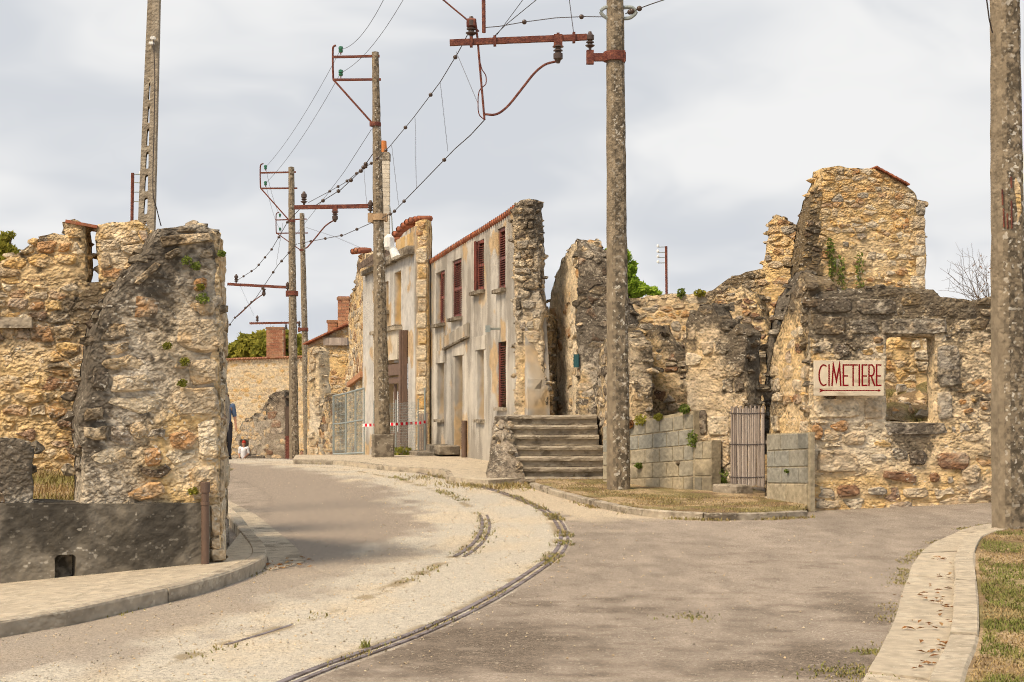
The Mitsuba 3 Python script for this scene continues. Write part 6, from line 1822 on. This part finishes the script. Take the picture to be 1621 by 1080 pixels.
def person(label, at, yaw, shirt, trousers, h=1.72, arms='down', stride=.12, sleeve=.55, hair='m_hair', hat=None):
    k = h / 1.72
    fx = np.array([0, 0, 0.])
    J = {}
    for sgn, L in ((-1, 'l'), (1, 'r')):
        st = stride * (1 if sgn > 0 else -1)
        J['hip' + L] = (.09 * sgn, 0, .90)
        J['knee' + L] = (.10 * sgn, st * .6 + .03, .48)
        J['ank' + L] = (.10 * sgn, st, .09)
        J['toe' + L] = (.115 * sgn, st + .17, .035)
        J['sh' + L] = (.185 * sgn, 0, 1.42)
        if arms == 'down':
            J['el' + L] = (.245 * sgn, -.02 - st * .25, 1.14)
            J['wr' + L] = (.255 * sgn, .06 - st * .4, .89)
        else:
            J['el' + L] = (.25 * sgn, -.03, 1.15)
            J['wr' + L] = (.16 * sgn, .17, 1.02)
    N, H = (0, 0, 1.46), (0, .025, 1.62)
    V = lambda n: np.array(J[n])
    body = [((0, 0, 1.02), .13, (0, .0, 1.30), .15), ((-.12, 0, 1.36), .09, (.12, 0, 1.36), .09), ((0, 0, 1.40), .07, H, .055), ((0, .01, 1.60), .088, (0, .0, 1.66), .092), ((0, .045, 1.575), .05, (0, .02, 1.60), .07), ((0, .10, 1.605), .014, (0, .085, 1.63), .012), ((-.09, .005, 1.62), .016, (.09, .005, 1.62), .016)]
    cloth_t, cloth_s = [((-.07, 0, .93), .125, (.07, 0, .93), .125)], [((0, 0, .96), .145, (0, 0, 1.30), .165), ((-.15, 0, 1.385), .085, (.15, 0, 1.385), .085)]
    for sgn, L in ((-1, 'l'), (1, 'r')):
        body += [(V('hip' + L), .08, V('knee' + L), .055), (V('knee' + L), .055, V('ank' + L), .038), (V('ank' + L), .04, V('toe' + L), .035), (V('sh' + L), .055, V('el' + L), .042), (V('el' + L), .042, V('wr' + L), .028)]
        d = V('wr' + L) - V('el' + L)
        d /= np.linalg.norm(d)
        w = V('wr' + L)
        body.append((w, .028, w + d * .075, .034))
        side = np.array([0, 1.0, 0]) if arms == 'down' else np.array([0, 0, 1.0])
        for i, (o, ln) in enumerate(((-.028, .055), (-.010, .07), (.010, .066), (.027, .05))):
            p0 = w + d * .085 + side * o
            p1 = p0 + d * ln * .6
            p2 = p1 + d * ln * .45 + np.array([-sgn * .018, 0, 0])
            body += [(p0, .011, p1, .010), (p1, .010, p2, .008)]
        body.append((w + d * .03 + side * .03, .012, w + d * .08 + side * .058, .009))
        cloth_t += [(V('hip' + L), .105, V('knee' + L), .08), (V('knee' + L), .08, V('ank' + L), .062)]
        e = V('sh' + L) + (V('el' + L) - V('sh' + L)) * min(1, sleeve * 1.6)
        cloth_s.append((V('sh' + L), .078, e, .062))
    th = thing('person', label, 'person')
    c, s = math.cos(yaw), math.sin(yaw)
    R = np.array([[c, -s, 0], [s, c, 0], [0, 0, 1]])

    def put(name, bones, mat, lab=None):
        m = capsule_chain(bones)
        part(th, name, trimesh.Trimesh((m.vertices * k) @ R.T + np.asarray(at), m.faces, process=False), mat, smooth=True, label=lab)
    put('body', body, 'm_skin')
    put('shirt', cloth_s, shirt)
    put('trousers', cloth_t, trousers)
    put('hair', [((0, -.025, 1.675), .104, (0, -.045, 1.61), .09)] if not hat else [((0, 0, 1.69), .1, (0, -.01, 1.66), .1)], hat or hair)
    put('shoes', [(V('ankl'), .045, V('toel') , .042), (V('ankr'), .045, V('toer'), .042)], 'm_black')


def stand(px, d, dz=0.0):
    x = (px - CX) / FOCAL * d
    return [x, d, float(zg(x, d)) + dz]


person('man in a blue checked shirt and dark trousers half hidden by the left corner wall', stand(357.0, 44.0), math.radians(200), 'm_denim', 'm_dark_cloth', 1.74)
person('person in a white shirt and red cap beyond the crest of the street', stand(386, 79.0), math.radians(170), 'm_white_cloth', 'm_dark_cloth', 1.72, arms='front', hat='m_red_cloth')
person('person in dark clothes standing just right of the crest pole', stand(477.5, 92.0), math.radians(190), 'm_dark_cloth', 'm_dark_cloth', 1.74)
person('small child in white beside the person in dark clothes', stand(484, 92.0), math.radians(180), 'm_white_cloth', 'm_white_cloth', 1.38)

# ================================================================ trees and plants


def leaf_cloud(centres, radii, n, size, seed, shell=.55):
    rg = np.random.default_rng(seed)
    centres, radii = np.asarray(centres, float), np.asarray(radii, float)
    w = radii.prod(1) ** (2 / 3)
    i = rg.choice(len(centres), n, p=w / w.sum())
    d = rg.normal(size=(n, 3))
    d /= np.linalg.norm(d, axis=1, keepdims=True)
    r = rg.uniform(shell ** 3, 1, n) ** (1 / 3)
    r *= .72 + .6 * meshkit.fbm(d * 2.2 + i[:, None] * 3.1, 3, seed)
    p = centres[i] + d * r[:, None] * radii[i]
    a = rg.normal(size=(n, 3)) + d * .3
    a /= np.linalg.norm(a, axis=1, keepdims=True)
    b = np.cross(a, rg.normal(size=(n, 3)))
    b /= np.linalg.norm(b, axis=1, keepdims=True)
    s = size * rg.uniform(.6, 1.3, n)[:, None]
    v = np.stack([p - a * s, p + b * s * .5, p + a * s, p - b * s * .5], 1).reshape(-1, 3)
    f = (np.array([[0, 1, 2], [0, 2, 3]])[None] + (np.arange(n) * 4)[:, None, None]).reshape(-1, 3)
    return v, f, np.repeat(rg.uniform(0, 1, n), 4)


def tree(label, base, centres, radii, n, size, mat, seed, trunk_r=.18, name='tree'):
    th = thing(name, label, 'tree')
    v, f, u = leaf_cloud(centres, radii, n, size, seed)
    part(th, 'crown', trimesh.Trimesh(v, f, process=False), mat, uv=np.stack([u, u * 0], -1))
    base = np.asarray(base, float)
    top = np.mean(centres, 0)
    part(th, 'trunk', tube([base, base + (top - base) * .4 + [.1, 0, 0], base + (top - base) * .8], [trunk_r, trunk_r * .8, trunk_r * .5], 8), 'm_bark', smooth=True)
    for c in np.asarray(centres)[::max(1, len(centres) // 7)]:
        m = base + (top - base) * .55
        part(th, 'limb', tube([m, (m + c) / 2 + [0, 0, .15], c], [trunk_r * .5, trunk_r * .35, trunk_r * .12], 6), 'm_bark', smooth=True)


def cl(items, d):
    return [P(x, y, d + o) for x, y, r, o in items], [[r * d / FOCAL * 1.0, r * d / FOCAL, r * d / FOCAL * .8] for x, y, r, o in items]


C, Rr = cl([(372, 560, 20, 0), (392, 546, 20, 1), (412, 540, 18, -1), (432, 536, 18, 2), (452, 538, 18, 0), (470, 545, 18, 1), (488, 555, 16, 0), (362, 568, 18, 0), (402, 566, 26, 2), (440, 564, 28, 1), (478, 570, 22, 0), (420, 556, 22, -2)], 122)
tree('broad olive green tree behind the far pale yellow wall and its chimney', P(425, 700, 122), C, Rr, 9000, .30, 'm_leaf_olive', 5, .3)
C, Rr = cl([(8, 376, 9, 0), (20, 371, 5, 0), (4, 392, 14, 0), (18, 400, 12, 0), (30, 406, 6, 0), (2, 415, 16, 0), (-30, 380, 30, 1), (-30, 430, 40, 0), (22, 412, 8, 0)], 62)
tree('dark green tree showing over the left end of the inner wall', P(-40, 640, 62), C, Rr, 5200, .11, 'm_leaf_olive', 6, .2)
C, Rr = cl([(958, 408, 12, 0), (972, 400, 14, 0), (985, 405, 14, 0), (992, 428, 16, 0), (1000, 450, 14, 0), (1016, 458, 12, 0), (1032, 462, 9, 0), (1042, 465, 5, 0), (965, 430, 18, 0), (980, 455, 20, 0), (1002, 418, 6, 0), (1006, 462, 12, 0), (985, 480, 18, 0)], 46)
tree('bright green leafy tree behind the central pole', P(985, 640, 46), C, Rr, 7500, .075, 'm_leaf_bright', 7, .14)
# bare twiggy shrub right
th = thing('bare_shrub', 'bare twiggy shrub rising behind the wall beside the right pole', 'shrub')
rg_ = np.random.default_rng(12)
tw = []
root = P(1566, 500, 27)
for _ in range(26):
    p = [root + rg_.normal(0, .06, 3)]
    d = np.array([rg_.normal(-.35, .5), rg_.normal(0, .3), 1.0])
    for i in range(6):
        d = d + rg_.normal(0, .28, 3)
        d /= np.linalg.norm(d)
        p.append(p[-1] + d * rg_.uniform(.12, .26))
    tw.append(tube(np.array(p), np.linspace(.006, .002, 7), 4, False))
    for j in (2, 3, 4, 5):
        e = d + rg_.normal(0, .8, 3)
        e /= np.linalg.norm(e)
        tw.append(tube([p[j], p[j] + e * .12, p[j] + e * .22 + [0, 0, .03]], [.003, .0025, .0015], 3, False))
part(th, 'twigs', cat(tw), 'm_bark')
v, f, u = leaf_cloud([P(1560, 440, 27), P(1566, 470, 27), P(1553, 420, 27)], [[.2, .2, .25]] * 3, 90, .02, 3, .2)
part(th, 'dry_leaves', trimesh.Trimesh(v, f, process=False), 'm_leaf_dry', uv=np.stack([u, u * 0], -1))


def tuft(label, p, r, n, size, mat='m_leaf_fern', seed=0, name='wall_plant', sz=.8):
    v, f, u = leaf_cloud([p], [[r, r * .8, r * sz]], n, size, seed, .1)
    single(name, trimesh.Trimesh(v, f, process=False), mat, label, 'plant', uv=np.stack([u * .7, u * 0], -1))


for i, (px, py, r, lab, mat) in enumerate([(294, 413, .055, 'green fern near the top of the left corner wall', 'm_leaf_fern'), (308, 422, .05, 'green fern just right of the topmost fern on the corner wall', 'm_leaf_fern'), (318, 473, .065, 'largest green fern at the right of the corner wall', 'm_leaf_fern'), (315, 455, .04, 'brownish fern just above the largest fern', 'm_leaf_olive'),
                                           (290, 573, .05, 'green fern half way down the corner wall', 'm_leaf_olive'), (286, 607, .045, 'small fern low on the corner wall', 'm_leaf_olive'), (263, 548, .045, 'dry brown moss tuft at mid height of the corner wall', 'm_leaf_olive'), (303, 777, .05, 'small weed beside the iron drain pipe', 'm_leaf_olive'), (348, 402, .04, 'tiny plant on the outer edge of the corner wall', 'm_leaf_fern')]):
    tuft(lab, LW.w(*LW.at(px, py), .07), r, 130, .016, mat, 20 + i)
for i, (px, py, r, lab, mat) in enumerate([(1088, 647, .11, 'green weed on the right end of the long block wall', 'm_leaf_fern'), (1100, 695, .10, 'green weed hanging down the end of the long block wall', 'm_leaf_fern'), (1015, 737, .07, 'green weed on the face of the long block wall', 'm_leaf_fern'), (1046, 660, .08, 'small weed on top of the long block wall', 'm_leaf_olive'), (1018, 665, .13, 'brownish fern clump on top of the block wall beside the pole', 'm_leaf_olive'), (1001, 672, .1, 'dry rusty weed on the block wall touching the pole', 'm_leaf_dry')]):
    tuft(lab, CB.w(*CB.at(px, py), .06), r, 160, .03, mat, 40 + i, sz=1.5 if i == 1 else .8)
tuft('low green bush beside the bottom of the reed gate', GT.w(*GT.at(1150, 754), .1), .16, 260, .035, 'm_leaf_fern', 50)
tuft('small weed on the small block panel', SB.w(*SB.at(1250, 746), .05), .04, 60, .02, 'm_leaf_fern', 51)
tuft('pale green sprout on top of the back wall', P(1078, 464, 37), .10, 70, .05, 'm_leaf_fern', 52, sz=1.1)
tuft('green weeds on top of the back wall at its middle', P(1108, 464, 36.8), .13, 90, .05, 'm_leaf_olive', 53, sz=.6)
tuft('green weeds at the foot of the shop doorway', P(637, 718, 45.0), .3, 200, .06, 'm_leaf_olive', 54, sz=.7)
iv = thing('ivy', 'green ivy strands climbing the yellow face of the tall gable', 'ivy')
for x0, x1, y0, y1, n in ((1312, 1316, 385, 440, 240), (1330, 1332, 412, 462, 130), (1359, 1362, 405, 460, 110)):
    cs_ = [R4.w(*R4.at(x0 + (x1 - x0) * t + rng.normal(0, 1.5), y0 + (y1 - y0) * t), .07) for t in np.linspace(0, 1, 7)]
    v, f, u = leaf_cloud(cs_, [[.09, .05, .11]] * 7, n, .036, int(x0), .1)
    part(iv, 'strand', trimesh.Trimesh(v, f, process=False), 'm_leaf_fern', uv=np.stack([u * .5, u * 0], -1))
    part(iv, 'stem', tube(cs_, .008, 4), 'm_bark')
